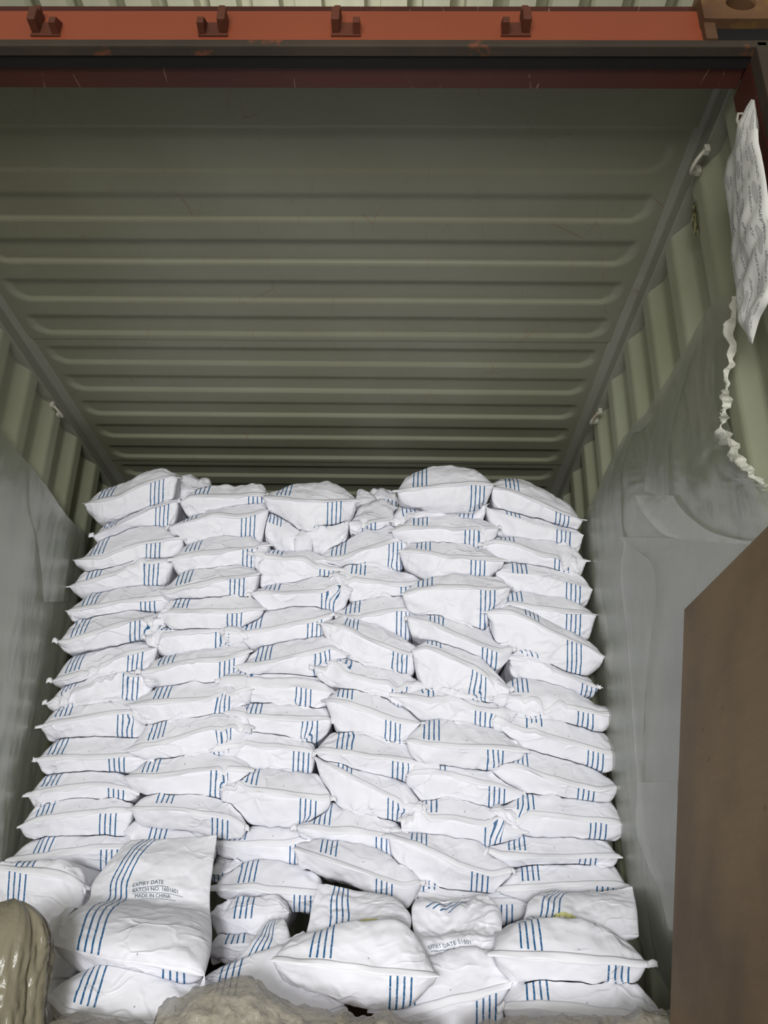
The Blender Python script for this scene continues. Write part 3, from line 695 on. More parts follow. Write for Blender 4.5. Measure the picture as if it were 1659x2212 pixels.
# ---- fifth column
stack(5, 'round', 'B 458 208 600 206 720 196 850 184 1005 172', 'B 480 150 540 100 640 72 740 63 860 75 980 125', 'B 480 250 545 275 700 280 900 275 980 220', 'B 550 0 625 0', 'B 878 0 948 0', dy=-.06)
stack(5, 'wavy', 'B 425 375 560 355 680 318 800 308 970 285', 'B 450 320 490 285 650 275 850 275 940 272', 'B 450 385 650 365 800 368 950 362', 'B 490 0 560 0', 'B 812 0 885 0', dy=.02)
stack(5, 'flat', 'B 430 435 560 425 700 432 850 440 960 430 1035 415', 'B 460 390 510 365 700 360 900 362 985 380', 'B 470 465 560 490 750 510 930 532 1010 490', 'B 552 0 630 0', 'B 842 0 915 0', dy=-.01)
stack(5, 'sagging', 'B 470 542 560 552 640 570 780 600 900 598 1065 598', 'B 500 520 580 498 750 500 900 520 1030 570', 'B 490 600 560 650 660 702 800 690 960 675 1020 640', 'B 570 0 645 0', 'B 875 0 950 0', dy=-.02)
stack(5, 'big-bellied', 'B 490 790 600 768 780 762 900 765 1000 768 1098 755', 'B 520 750 580 715 700 690 820 680 960 683 1060 700', 'B 500 840 600 880 750 920 880 950 980 965 1050 870', 'B 578 0 655 0', 'B 930 0 1005 0', dy=-.05, crease=1.2)
stack(5, 'long diagonal', 'D 515 78 650 122 780 192 900 235 1000 265 1065 240', 'D 570 62 660 55 780 80 900 130 1030 190', 'D 530 150 650 190 780 240 900 290 990 328 1040 290', 'D 632 0 710 0', 'D 905 0 978 0', dy=-.025, flap_h=.02)
stack(5, 'large bulging diagonal', 'D 545 250 620 235 720 285 870 360 960 410 1050 450', 'D 600 220 660 213 760 230 880 280 1000 380', 'D 548 330 620 420 750 470 880 500 980 480', 'D 625 0 690 0', 'D 850 0 925 0', dy=-.03, flap_h=.02)
stack(5, 'flat-lipped', 'D 435 468 520 485 640 520 800 552 950 565 1080 568', 'D 500 455 570 440 690 435 850 465 1000 510', 'D 480 510 560 570 650 620 800 645 960 652 1040 610', 'D 572 0 660 0', 'D 868 0 945 0', dy=.0)
stack(5, 'long level', 'D 515 712 620 738 750 746 900 752 1130 764', 'D 550 660 610 620 720 615 900 640 1050 680', 'D 525 775 650 805 800 830 940 845 1060 800', 'D 605 0 682 0', 'D 932 0 1010 0', dy=-.03)
stack(5, 'smooth soft', 'F 583 155 680 145 780 160 900 192 1000 210 1105 235', 'F 620 115 720 105 850 108 950 125 1060 190', 'F 600 210 680 272 800 278 950 300 1060 270', 'F 690 0 740 0', 'F 950 0 1012 0', dy=.01)
stack(5, 'flat wide', 'F 545 352 650 350 780 358 930 385 1105 408', 'F 590 320 660 278 800 272 950 310 1060 370', 'F 560 410 650 430 800 455 930 472 1050 440', 'F 650 0 700 0', 'F 927 0 1000 0', dy=.01)
# ---- rightmost column
stack(6, 'long sloping', 'B 978 192 1060 208 1130 230 1230 275 1350 325 1500 378', 'B 1010 145 1080 125 1180 130 1320 190 1440 260', 'B 985 270 1100 310 1250 340 1380 370 1480 404', 'B 1070 0 1145 0', 'B 1348 0 1422 0', dy=-.03)
stack(6, 'bulging', 'B 960 318 1080 350 1240 410 1380 440 1508 455', 'B 1000 300 1080 292 1250 335 1400 388 1480 420', 'B 980 400 1060 450 1200 490 1350 515 1495 528', 'B 1072 0 1150 0', 'B 1352 0 1430 0', dy=.0, flap=False)
stack(6, 'tapering', 'B 935 515 1020 492 1120 520 1240 568 1350 597 1525 602', 'B 990 480 1060 470 1180 475 1350 500 1470 540', 'B 960 560 1080 590 1250 620 1400 660 1490 668', 'B 1045 0 1115 0', 'B 1342 0 1418 0', dy=.0)
stack(6, 'drooping', 'B 1005 655 1120 680 1250 690 1400 730 1558 760', 'B 1050 620 1120 595 1250 620 1400 655 1510 690', 'B 1030 720 1150 770 1300 805 1450 830 1540 825', 'B 1110 0 1185 0', 'B 1410 0 1480 0', dy=.01, flap=False, crease=1.3)
stack(6, 'thick', 'B 955 886 1050 850 1180 862 1280 882 1420 895 1578 910', 'B 1030 815 1090 780 1200 775 1350 800 1500 845', 'B 980 940 1100 960 1300 990 1450 1000 1550 1005', 'B 1085 0 1160 0', 'B 1408 0 1485 0', dy=.0)
stack(6, 'large slanting', 'D 925 55 1050 55 1150 100 1250 160 1350 205 1450 240 1532 285', 'D 1000 38 1080 32 1200 70 1320 130 1440 180 1500 225', 'D 935 150 1000 225 1150 280 1300 318 1450 347 1510 320', 'D 1140 0 1185 0', 'D 1330 0 1415 0', dy=-.04, flap_h=.018)
stack(6, 'crinkled slanting', 'D 1025 278 1180 322 1320 385 1420 415 1500 442', 'D 1070 240 1130 230 1250 280 1400 350 1480 400', 'D 1035 340 1150 410 1300 450 1500 498', 'D 1118 0 1192 0', 'D 1417 0 1488 0', dy=.01)
stack(6, 'tapering square-tipped', 'D 955 488 1130 498 1300 530 1420 562 1500 582 1592 570', 'D 1010 440 1070 405 1150 400 1300 430 1420 480 1530 540', 'D 970 530 1100 580 1300 610 1450 625 1545 630', 'D 1063 0 1142 0', 'D 1392 0 1470 0', tabs=(1,), dy=-.01)
stack(6, 'full slanting', 'D 955 602 1050 650 1200 688 1400 745 1520 780 1625 790', 'D 1050 575 1130 555 1230 556 1350 595 1480 630 1580 690', 'D 1000 640 1120 740 1300 790 1430 820 1560 842', 'D 1125 0 1215 0', 'D 1440 0 1525 0', dy=.0)
stack(6, 'rounded curl-tipped', 'D 945 838 1080 850 1250 915 1400 948 1500 965 1612 950', 'D 990 800 1050 768 1150 762 1300 790 1450 840 1560 900', 'D 965 890 1080 950 1250 990 1400 1003 1570 1008', 'D 1060 0 1140 0', 'D 1395 0 1475 0', tabs=(1,), dy=-.01)
stack(6, 'square-tipped', 'F 965 320 1050 325 1200 340 1350 360 1570 382', 'F 1020 275 1090 232 1200 222 1350 235 1500 262', 'F 980 345 1080 402 1250 415 1400 425 1530 430', 'F 1080 0 1145 0', 'F 1398 0 1470 0', tabs=(1,), dy=.0)
stack(6, 'flat-lipped', 'F 935 488 1000 518 1150 525 1300 525 1535 522', 'F 980 450 1040 425 1150 415 1350 420 1490 450', 'F 945 540 1100 555 1300 560 1510 560', 'F 1037 0 1110 0', 'F 1352 0 1425 0', dy=.0)
stack(6, 'thin-edged', 'F 988 668 1100 664 1250 655 1400 650 1575 655', 'F 1040 610 1100 570 1200 556 1400 545 1530 560', 'F 1000 685 1120 698 1300 700 1500 705', 'F 1097 0 1172 0', 'F 1428 0 1500 0', dy=-.01)
# sacks behind the front of the wall
sack('A 560 190 700 230 800 230 900 200', 'A 640 140 760 135 850 150', 'A 600 240 760 270 870 230', None, None, 'sack end lying behind the topmost tilted sack at the left', dy=.12, crease=2, flap=False, group='sacks behind the wall top')
sack('B 220 270 300 262 345 250', 'B 260 225 320 228', 'B 240 300 320 300', None, None, 'small glimpse of sack in the notch of the wall top, left of the striped one', dy=.30, crease=2, flap=False, group='sacks behind the wall top')
sack('B 300 245 380 262 470 270', 'B 330 200 400 205 445 222', 'B 330 300 450 310', None, 'B 385 0 460 0', 'shadowed sack with stripes in the notch of the wall top', dy=.34, crease=2, flap=False, group='sacks behind the wall top')

# ------------------------------------------------------------------ front row: sacks half pulled down, their loose ends leaning on the wall
def catmull(R, nv):
    R = np.asarray(R, float); n = len(R); P = np.concatenate([[2*R[0]-R[1]], R, [2*R[-1]-R[-2]]])
    out = []
    for t in np.linspace(0, n-1, nv):
        i = min(int(t), n-2); f = t-i; p0, p1, p2, p3 = P[i], P[i+1], P[i+2], P[i+3]
        out.append(.5*((2*p1)+(-p0+p2)*f+(2*p0-5*p1+4*p2-p3)*f*f+(-p0+3*p1-3*p2+p3)*f**3))
    return np.array(out)
def loft(rows, name, us, ub=None, nu=61, nv=64, crease=1., parent=None, label=None, group=None, mat=None, seed=900, front_panel=True, v0=.012, ragged=0.):
    """rows from the front seam to the far end: (xl, yl, xr, yr, Y, bulge, thickness)"""
    A = []
    for r in rows:
        a, b = atY(r[0], r[1], r[4]), atY(r[2], r[3], r[4]); A.append(np.concatenate([a, b, [r[5], r[6]]]))
    A = catmull(A, nv); un = np.linspace(-1, 1, nu); un = np.sin(un*math.pi/2)*.5+un*.5
    S = A[:, None, :3]*(1-(un[None, :, None]+1)/2) + A[:, None, 3:6]*((un[None, :, None]+1)/2)
    gv = np.gradient(S, axis=0); gu = np.gradient(S, axis=1)
    N = np.cross(gu, gv); N /= np.linalg.norm(N, axis=-1, keepdims=True)+1e-9
    hx = np.sqrt(np.clip(1-np.abs(un)**2.6, 0, 1))[None, :]
    blg = np.clip(A[:, 6:7], 0, 1)*hx; thk = np.clip(A[:, 7:8], 0.001, 1)*np.clip(hx, .04, 1)
    q = S+seed*.37
    n = .011*crumple(q, 6., seed)+.012*noise3(q*4., seed+3)+.007*crumple(q, 11., seed+6)
    top = S + N*(blg + crease*n*np.clip(hx*1.6, .3, 1))[..., None]
    if ragged: top[-1] += np.stack([0*un, 0*un, ragged*noise3(np.stack([un*3, un*0, un*0+seed], -1), 2)], -1)
    bot = S + N*(-thk*.55)[..., None] + np.stack([0*thk, thk*.3, -thk*.55], -1) + N*(crease*n*.4)[..., None]
    du = np.linalg.norm(A[0, 3:6]-A[0, :3]); L = np.linalg.norm(np.diff(S[:, nu//2], axis=0), axis=1).cumsum(); L = np.concatenate([[0], L])
    um = (un+1)/2*du
    UVt = np.stack([np.broadcast_to(um-(us*du if us is not None else -10), (nv, nu)), np.broadcast_to((L-v0)[:, None], (nv, nu))], -1)
    UVb = np.stack([np.broadcast_to(um-(ub*du if ub is not None else -10), (nv, nu)), np.broadcast_to((L+5)[:, None], (nv, nu))], -1)
    V = np.concatenate([top.reshape(-1, 3), bot.reshape(-1, 3)]); UV = np.concatenate([UVt.reshape(-1, 2), UVb.reshape(-1, 2)])
    K = nv*nu; F = [f for f in grid_faces(nv, nu)]
    F += [(f[3]+K, f[2]+K, f[1]+K, f[0]+K) for f in grid_faces(nv, nu)]
    for i in range(nv-1):
        F.append((i*nu, (i+1)*nu, (i+1)*nu+K, i*nu+K)); F.append((i*nu+nu-1, i*nu+nu-1+K, (i+1)*nu+nu-1+K, (i+1)*nu+nu-1))
    for j in range(nu-1):
        F.append((j, j+K, j+1+K, j+1)); a = (nv-1)*nu; F.append((a+j, a+j+1, a+j+1+K, a+j+K))
    loc = V.mean(0)
    loc[2] = V[:, 2].min()
    o = mesh_obj(name, V, F, mat or M_SACK, parent, True, UV, loc)
    if label: tag(o, label, 'sack', group)
    RIGID.append(dict(V=V, F=F, rigid=True, owner=parent)); return o, top, N
def surface_text(txt, size, top, N, u0, v0, du, dv, parent, name='printed_text', off=.0022, rules=(), arc=0.):
    """lettering laid on a surface grid; (u0, v0) in grid fractions, du/dv are fractions per unit of text length"""
    cu = bpy.data.curves.new('t', 'FONT'); cu.body = txt; cu.size = 1.0; cu.resolution_u = 3
    to = bpy.data.objects.new('t', cu); COL.objects.link(to)
    bpy.context.view_layer.update(); dg = bpy.context.evaluated_depsgraph_get()
    me = bpy.data.meshes.new_from_object(to.evaluated_get(dg)); bpy.data.objects.remove(to)
    bm = bmesh.new(); bm.from_mesh(me); bmesh.ops.triangulate(bm, faces=bm.faces[:]); bmesh.ops.subdivide_edges(bm, edges=[e for e in bm.edges if e.calc_length() > .25], cuts=1)
    for (x0, x1, yy, th) in rules:
        n = 24; vs = [(bm.verts.new((x0+(x1-x0)*k/n, yy, 0)), bm.verts.new((x0+(x1-x0)*k/n, yy+th, 0))) for k in range(n+1)]
        for k in range(n): bm.faces.new((vs[k][0], vs[k+1][0], vs[k+1][1], vs[k][1]))
    nv, nu = top.shape[:2]
    def samp(a, v, u):
        v = min(max(v*(nv-1), 0), nv-1.001); u = min(max(u*(nu-1), 0), nu-1.001); i, j = int(v), int(u); f, g = v-i, u-j
        return (a[i, j]*(1-f)*(1-g)+a[i+1, j]*f*(1-g)+a[i, j+1]*(1-f)*g+a[i+1, j+1]*f*g)
    for vv in bm.verts:
        u = u0+vv.co.x*size*du[0]+vv.co.y*size*dv[0]; v = v0+vv.co.x*size*du[1]+vv.co.y*size*dv[1]-arc*(vv.co.x*size*du[0])**2
        p = samp(top, v, u)+samp(N, v, u)*off; vv.co = Vector(p)
    m2 = bpy.data.meshes.new(name); bm.to_mesh(m2); bm.free(); m2.materials.append(M_INK)
    o = bpy.data.objects.new(name, m2); COL.objects.link(o); o.parent = parent; o.location = -parent_loc(parent)
    bpy.data.meshes.remove(me); return o

GF = 'front row of sacks'
big, topG, NG = loft([(114, 2041, 441, 2112, 2.62, .0, .004), (116, 2028, 446, 2094, 2.655, .030, .07), (128, 2006, 455, 2056, 2.74, .055, .11), (155, 1978, 458, 2012, 2.86, .045, .11),
        (192, 1944, 454, 1968, 2.985, .005, .06), (200, 1908, 454, 1922, 3.04, .014, .03), (230, 1868, 460, 1872, 3.09, .022, .03), (262, 1832, 466, 1828, 3.15, .012, .02), (280, 1816, 469, 1804, 3.17, .0, .006)],
        'sack', .235, .80, label='big white sack at lower left with its folded loose end standing up and printed', group=GF, seed=811, nv=96, v0=.004, crease=.8)
surface_text('EXPIRY DATE', .034, topG, NG, .385, .588, (1.0, .24), (-.1, .95), big, rules=((0, 7, -.36, .08),), arc=.55)
surface_text('BATCH NO. 1601601', .034, topG, NG, .385, .552, (1.0, .24), (-.1, .95), big, rules=((0, 10, -.36, .08),), arc=.55)
surface_text('MADE IN CHINA', .032, topG, NG, .40, .516, (1.0, .24), (-.1, .95), big, rules=((1, 8.5, -.36, .08),), arc=.55)
sack('P 98 2152 140 2188 230 2208 330 2216 452 2196', 'P 112 2130 150 2108 195 2100 300 2122 400 2150', 'P 130 2215 250 2245 350 2245 420 2225', 'P 148 0 206 0', None, 'striped sack lying underneath the big folded sack at lower left', GF, Y=2.58, L=.28, v0=.03)
s_left = sack('E -60 540 60 548 200 556 320 580 435 640', 'E 20 520 150 512 300 520 390 560', 'E -20 690 100 750 250 800 380 770', 'E 75 0 165 0', 'E 55 0 150 0', 'sack at the far lower left with two sets of stripes, above the film bundle', GF, Y=3.08, crease=1.3)
sack('P 62 2062 100 2082 172 2064', 'P 80 2005 120 1988 150 2010', 'P 80 2130 125 2138 155 2110', None, None, 'shaded sack wedged between film bundle and big folded sack', GF, Y=2.80, crease=1.6, flap=False)
sack('P 30 2170 80 2176 130 2182', 'P 55 2140 95 2132', 'P 60 2215 100 2218', None, None, 'small dark sack corner at floor level beside the film bundle', GF, Y=2.70, crease=1.8, flap=False)
mid_low = sack('P 380 2162 480 2190 600 2202 690 2200 748 2180', 'P 400 2138 450 2112 520 2086 600 2074 690 2100', 'P 400 2190 500 2225 650 2235 720 2215', 'P 452 0 508 0', 'P 632 0 660 0', 'sack under the middle front sack, partly covered by crumpled film', GF, Y=2.74, L=.34, v0=.05)
loft([(505, 2082, 640, 2078, 2.93, .0, .02), (540, 2040, 632, 2046, 2.98, .02, .03), (562, 2002, 622, 2004, 3.03, .012, .02), (580, 1984, 612, 1982, 3.06, 0, .005)], 'loose_end', .35, None, parent=mid_low, seed=822, crease=1.4, nu=41, nv=40)
mid = sack('P 588 2075 660 2082 750 2088 840 2106 945 2110', 'P 600 2052 660 2026 720 2016 790 2014 850 2010 890 2026 925 2068', 'P 605 2110 680 2135 750 2156 820 2163 890 2158 930 2125', 'P 668 0 713 0', 'P 844 0 889 0', 'plump front sack in the middle with a yellow stained fold', GF, Y=2.68, L=.34, v0=.022)
_, t2, n2 = loft([(660, 2020, 885, 2018, 3.00, .0, .03), (668, 1985, 888, 1985, 3.04, .015, .03), (674, 1950, 872, 1958, 3.09, .02, .03), (690, 1907, 850, 1938, 3.14, .0, .006)], 'loose_end', .30, None, parent=mid, seed=833, crease=1.6)
right = sack('P 1065 2060 1155 2068 1230 2074 1300 2081 1402 2082', 'P 1085 2030 1130 2008 1180 1996 1260 2000 1330 2014 1385 2050', 'P 1075 2090 1130 2125 1230 2128 1320 2133 1375 2118', 'P 1127 0 1170 0', 'P 1313 0 1358 0', 'big front sack at the right beside the plywood board, yellow stain on its fold', GF, tabs=(1,), Y=2.76, L=.36, v0=.022)
_, t3, n3 = loft([(1120, 2012, 1380, 2022, 3.03, .0, .03), (1134, 1975, 1378, 1985, 3.07, .02, .03), (1142, 1948, 1374, 1950, 3.11, .02, .03), (1172, 1926, 1366, 1914, 3.16, .0, .006)], 'loose_end', .22, None, parent=right, seed=844, crease=1.5)
low = sack('P 803 2182 872 2194 919 2181 971 2163 1028 2155 1128 2118', 'P 850 2140 910 2105 1000 2072 1080 2078', 'P 850 2216 950 2232 1030 2236 1095 2185', 'P 850 0 897 0', 'P 1030 0 1070 0', 'crinkled sack between the middle and right front sacks, with dated printing', GF, Y=2.80, L=.3, crease=1.5)
_, t4, n4 = loft([(930, 2075, 1085, 2062, 2.93, .0, .03), (905, 2040, 1085, 2036, 2.96, .025, .04), (893, 2005, 1084, 2008, 3.0, .0, .03), (889, 1962, 1082, 1971, 3.07, .03, .03), (899, 1940, 1053, 1933, 3.12, .0, .006)], 'loose_end', None, None, parent=low, seed=855, crease=2.3)
surface_text('EXPIRY DATE 01601', .05, t4, n4, .10, .115, (1.12, .04), (0, 1.55), low, rules=((0, 5.5, -.42, .09),))
def stripe_marks(T, Nn, a, b, parent, n=4, sp=.020, w=.0044):
    """blue lines on a loose end, from grid point a=(u,v) to b"""
    V = []; F = []; nv, nu = T.shape[:2]
    def s(A, u, v):
        v = min(max(v*(nv-1), 0), nv-1.001); u = min(max(u*(nu-1), 0), nu-1.001); i, j = int(v), int(u); f, g = v-i, u-j
        return A[i, j]*(1-f)*(1-g)+A[i+1, j]*f*(1-g)+A[i, j+1]*(1-f)*g+A[i+1, j+1]*f*g
    wid = np.linalg.norm(T[nv//2, -1]-T[nv//2, 0])
    for k in range(n):
        o = (k-(n-1)/2)*sp/wid; b0 = len(V); m = 22
        for q in range(m+1):
            f = q/m
            for e in (-1, 1):
                u, v = a[0]+(b[0]-a[0])*f+o+e*w/2/wid, a[1]+(b[1]-a[1])*f
                V.append(s(T, u, v)+s(Nn, u, v)*.002)
        F += [(b0+2*q, b0+2*q+1, b0+2*q+3, b0+2*q+2) for q in range(m)]
    mesh_obj('stripe_print', V, F, M_BLUE, parent, True)
M_BLUE = plain('blue print', c(14, 90, 138), .55)
stripe_marks(t4, n4, (.32, .70), (.52, .88), low)
sack('P 1085 2176 1165 2172 1270 2187 1370 2199 1450 2216', 'P 1100 2142 1140 2120 1250 2119 1350 2124 1415 2160', 'P 1100 2214 1250 2245 1400 2248', 'P 1138 0 1186 0', None, 'lowest front sack at the right, underneath the big stained one', GF, Y=2.74, v0=.014)
# yellow stains printed into the folds
def stain(poly, T, Nn, parent):
    nv, nu = T.shape[:2]; V = []; F = []; m = 24
    for q in range(m+1):
        f = q/m
        for e in (0, 1):
            u = poly[0]+(poly[1]-poly[0])*f; v = poly[2]+(poly[3]-poly[2])*e*(.4+.6*math.sin(math.pi*min(1, f*1.2+.1)))
            i, j = int(v*(nv-1)), int(u*(nu-1)); V.append(T[i, j]+Nn[i, j]*.003)
    F = [(2*q, 2*q+1, 2*q+3, 2*q+2) for q in range(m)]
    mesh_obj('yellow_stain', V, F, M_STAIN, parent, True)
stain((.40, .80, .12, .24), t2, n2, mid)
stain((.30, .55, .14, .32), t3, n3, right)

settle()
build_sacks()

# ------------------------------------------------------------------ plywood board leaning on the right wall
def board():
    y0, y1, th = .75, 2.262, .018
    tx, tz, bx, bz = .775, .727+EYE, .598, .002
    n = Vector((tz-bz, 0, -(tx-bx))).normalized()      # towards the wall
    V = []
    for (x, z) in ((bx, bz), (tx, tz)):
        for y in (y0, y1):
            V.append((x, y, z)); V.append((x+n.x*th, y, z+n.z*th))
    F = [(0, 4, 6, 2), (1, 3, 7, 5), (0, 1, 5, 4), (2, 6, 7, 3), (4, 5, 7, 6), (0, 2, 3, 1)]
    o = mesh_obj('plywood_board', V, F, M_PLY, None, False, None, ((bx+tx)/2, (y0+y1)/2, 0))
    b = o.modifiers.new('bevel', 'BEVEL'); b.width = .0015; b.segments = 2
    tag(o, 'brown plywood board leaning against the right wall in front of the plastic liner', 'board')
board()

# ------------------------------------------------------------------ plastic liner
def sheet(name, L, R, X, mat, nu=50, per=14, amp=.02, seed=1, parent=None, fold=(1., 1.), ragged=0., thick=.0006, xfun=None):
    L = catmull(np.array(L, float), per*(len(L)-1)+1); R = catmull(np.array(R, float), per*(len(R)-1)+1)
    nv = len(L); s = np.linspace(0, 1, nu); V = np.zeros((nv, nu, 3))
    for i in range(nv):
        for j in range(nu):
            px = L[i]*(1-s[j])+R[i]*s[j]
            V[i, j] = atX(px[0], px[1], X)
    q = V.copy(); g = np.stack([q[..., 1]*fold[0], q[..., 2]*fold[1], 0*q[..., 0]+seed], -1)
    d = amp*(noise3(g*2.2, seed)+.6*crumple(g, 3.5, seed+4)+.35*crumple(g, 8., seed+8))
    if xfun is not None: d = d + xfun(V[..., 1], V[..., 2])
    V[..., 0] += d*(-1 if X > 0 else 1) + amp*(-.6 if X > 0 else .6)
    if ragged:
        for e in (0, -1):
            V[:, e, 1] += ragged*noise3(np.stack([V[:, e, 2]*30, V[:, e, 1]*0, V[:, e, 0]*0+e], -1), seed+3)
            V[:, e, 2] += ragged*noise3(np.stack([V[:, e, 2]*22, V[:, e, 1]*0, V[:, e, 0]*0+e+3], -1), seed+4)
    o = mesh_obj(name, V.reshape(-1, 3), grid_faces(nv, nu), mat, parent, True)
    return o
liner = empty('plastic_liner', (XR, 2.6, 0)); tag(liner, 'translucent plastic liner hanging torn on the right wall behind the board', 'plastic sheet')
XF = .843
sheet('film_sheet', [(1562, 640), (1516, 690), (1478, 760), (1447, 821), (1402, 893), (1360, 936), (1345, 960), (1310, 1018), (1286, 1081), (1262, 1150), (1268, 1260), (1300, 1480), (1335, 1750), (1365, 1950), (1400, 2060), (1452, 2140)],
      [(1590, 640), (1588, 700), (1585, 760), (1582, 820), (1574, 888), (1590, 940), (1602, 985), (1634, 1030), (1665, 1060), (1700, 1150), (1700, 1260), (1700, 1480), (1700, 1750), (1700, 1950), (1700, 2060), (1700, 2140)],
      XF, M_FILM, seed=3, amp=.014, parent=liner, fold=(1.3, .7))
sheet('fold_layer', [(1362, 934), (1340, 975), (1300, 1045), (1268, 1140), (1272, 1260), (1300, 1480), (1335, 1750), (1365, 1950), (1400, 2060), (1440, 2130)], [(1372, 934), (1348, 1000), (1344, 1070), (1352, 1165), (1420, 1240), (1400, 1480), (1392, 1750), (1400, 1950), (1415, 2060), (1445, 2130)], XF-.012, M_FILMTHIN, nu=30, seed=8, amp=.006, parent=liner)
sheet('fold_layer', [(1400, 892), (1370, 915), (1360, 936)], [(1414, 892), (1404, 912), (1384, 932)], XF-.016, M_FILM2, nu=14, seed=12, amp=.004, parent=liner)
sheet('fold_layer', [(1372, 1070), (1385, 1100), (1412, 1132), (1450, 1160), (1560, 1172), (1640, 1178)], [(1455, 1070), (1470, 1095), (1500, 1125), (1540, 1150), (1600, 1166), (1650, 1172)], XF-.018, M_FILM2, nu=24, seed=15, amp=.005, parent=liner)
sheet('fold_layer', [(1340, 1160), (1352, 1180), (1345, 1240), (1360, 1400), (1385, 1750), (1400, 1950), (1455, 2130)], [(1690, 1168), (1690, 1215), (1690, 1260), (1690, 1400), (1690, 1750), (1690, 1950), (1690, 2130)], XF-.014, M_FILMTHIN, nu=40, seed=17, amp=.008, parent=liner)
sheet('fold_layer', [(1480, 770), (1440, 850), (1410, 960), (1395, 1060)], [(1510, 740), (1478, 830), (1450, 950), (1448, 1075)], XF-.013, M_FILMTHIN, nu=20, seed=19, amp=.006, parent=liner)
sheet('fold_layer', [(1382, 1690), (1385, 1800), (1420, 1900), (1450, 2010)], [(1470, 1690), (1470, 1800), (1475, 1900), (1480, 2010)], XF-.02, M_FILMTHIN, nu=20, seed=23, amp=.018, parent=liner)
def torn():
    P = np.array([(1590, 640), (1586, 700), (1585, 760), (1580, 800), (1578, 838), (1572, 870), (1574, 892), (1566, 918), (1580, 945), (1592, 965), (1606, 990), (1622, 1012), (1640, 1032), (1662, 1050)], float)
    Wd = np.array([7, 9, 10, 7, 16, 14, 20, 16, 22, 17, 14, 9, 13, 9], float)
    P = catmull(P, 130); Wd = catmull(Wd[:, None], 130)[:, 0]; n = 9; V = np.zeros((130, n, 3)); t = np.gradient(P, axis=0); t /= np.linalg.norm(t, axis=1, keepdims=True)
    nn = np.stack([-t[:, 1], t[:, 0]], 1)
    for i in range(130):
        e = max(.12, .95+.95*float(noise3(np.array([i*.17, 0, 0]), 5))+.55*float(noise3(np.array([i*.55, 3., 0]), 6))+.35*float(noise3(np.array([i*1.7, 5., 0]), 9)))
        for j in range(n):
            f = j/(n-1); px = P[i]+nn[i]*(Wd[i]*e*(f-.1)+2.5*float(noise3(np.array([i*.4, 8., 0]), 10)))
            V[i, j] = atX(px[0], px[1], XF-.02)
            V[i, j, 0] -= .012*math.sin(f*math.pi)+.010*float(noise3(np.array([i*.3, f*2, 1.]), 7))
    mesh_obj('torn_edge', V.reshape(-1, 3), grid_faces(130, n), M_TORN, liner, True)['label'] = 'frayed white torn edge'
torn()
ll = empty('plastic_liner', (XL, 3.0, 0)); tag(ll, 'translucent plastic liner hanging on the left wall beside the sacks', 'plastic sheet')
sheet('film_sheet', [(-60, 870), (-60, 1000), (-60, 1130), (-60, 1250), (-60, 1480), (-60, 1700), (-60, 1900), (-60, 2000)], [(0, 922), (62, 1008), (150, 1120), (176, 1176), (140, 1400), (100, 1560), (60, 1760), (20, 1920)], -1.452, M_FILM, nu=44, seed=31, amp=.010, parent=ll, fold=(1.6, .5))
sheet('fold_layer', [(60, 1012), (62, 1100), (80, 1180), (90, 1300)], [(75, 1022), (140, 1115), (168, 1165), (150, 1300)], -1.44, M_FILMTHIN, nu=22, seed=33, amp=.010, parent=ll, fold=(3, .4))

# ------------------------------------------------------------------ crumpled film in the foreground
def bundle(name, outline, Y, depth, label, seed, fold=(9., 2.), amp=.03, nu=90, nv=70, mat=None):
    """heap of film: outline = top edge polyline in the picture, falling to the floor edge below; a rounded crumpled mound"""
    P = np.array(outline, float); xs = np.linspace(P[0, 0], P[-1, 0], nu); ys = np.interp(xs, P[:, 0], P[:, 1])
    V = np.zeros((nv, nu, 3))
    for j in range(nu):
        top = atY(xs[j], ys[j], Y+depth*.5); 
        for i in range(nv):
            a = math.pi*i/(nv-1)            # over the mound from front to back
            z = .02 + (top[2]-.02)*math.sin(a)**.7
            V[i, j] = (top[0], Y+depth*.5-depth*.5*math.cos(a), z)
    q = np.stack([V[..., 0]*fold[0], V[..., 1]*3, V[..., 2]*fold[1]], -1)
    d = amp*(crumple(q, .9, seed)*1.2+.7*noise3(q*.8, seed+2)+.5*crumple(q, 2.3, seed+5)+(.35*crumple(q, 5.2, seed+9) if mat else 0))
    nrm = np.cross(np.gradient(V, axis=1), np.gradient(V, axis=0)); nrm /= np.linalg.norm(nrm, axis=-1, keepdims=True)+1e-9
    d = -d if mat else d
    V += nrm*d[..., None]; V[..., 2] = np.maximum(V[..., 2], .004)
    o = mesh_obj(name, V.reshape(-1, 3), grid_faces(nv, nu), mat or M_BUNDLE, None, True, None, (V[..., 0].mean(), V[..., 1].mean(), 0))
    return tag(o, label, 'plastic film')
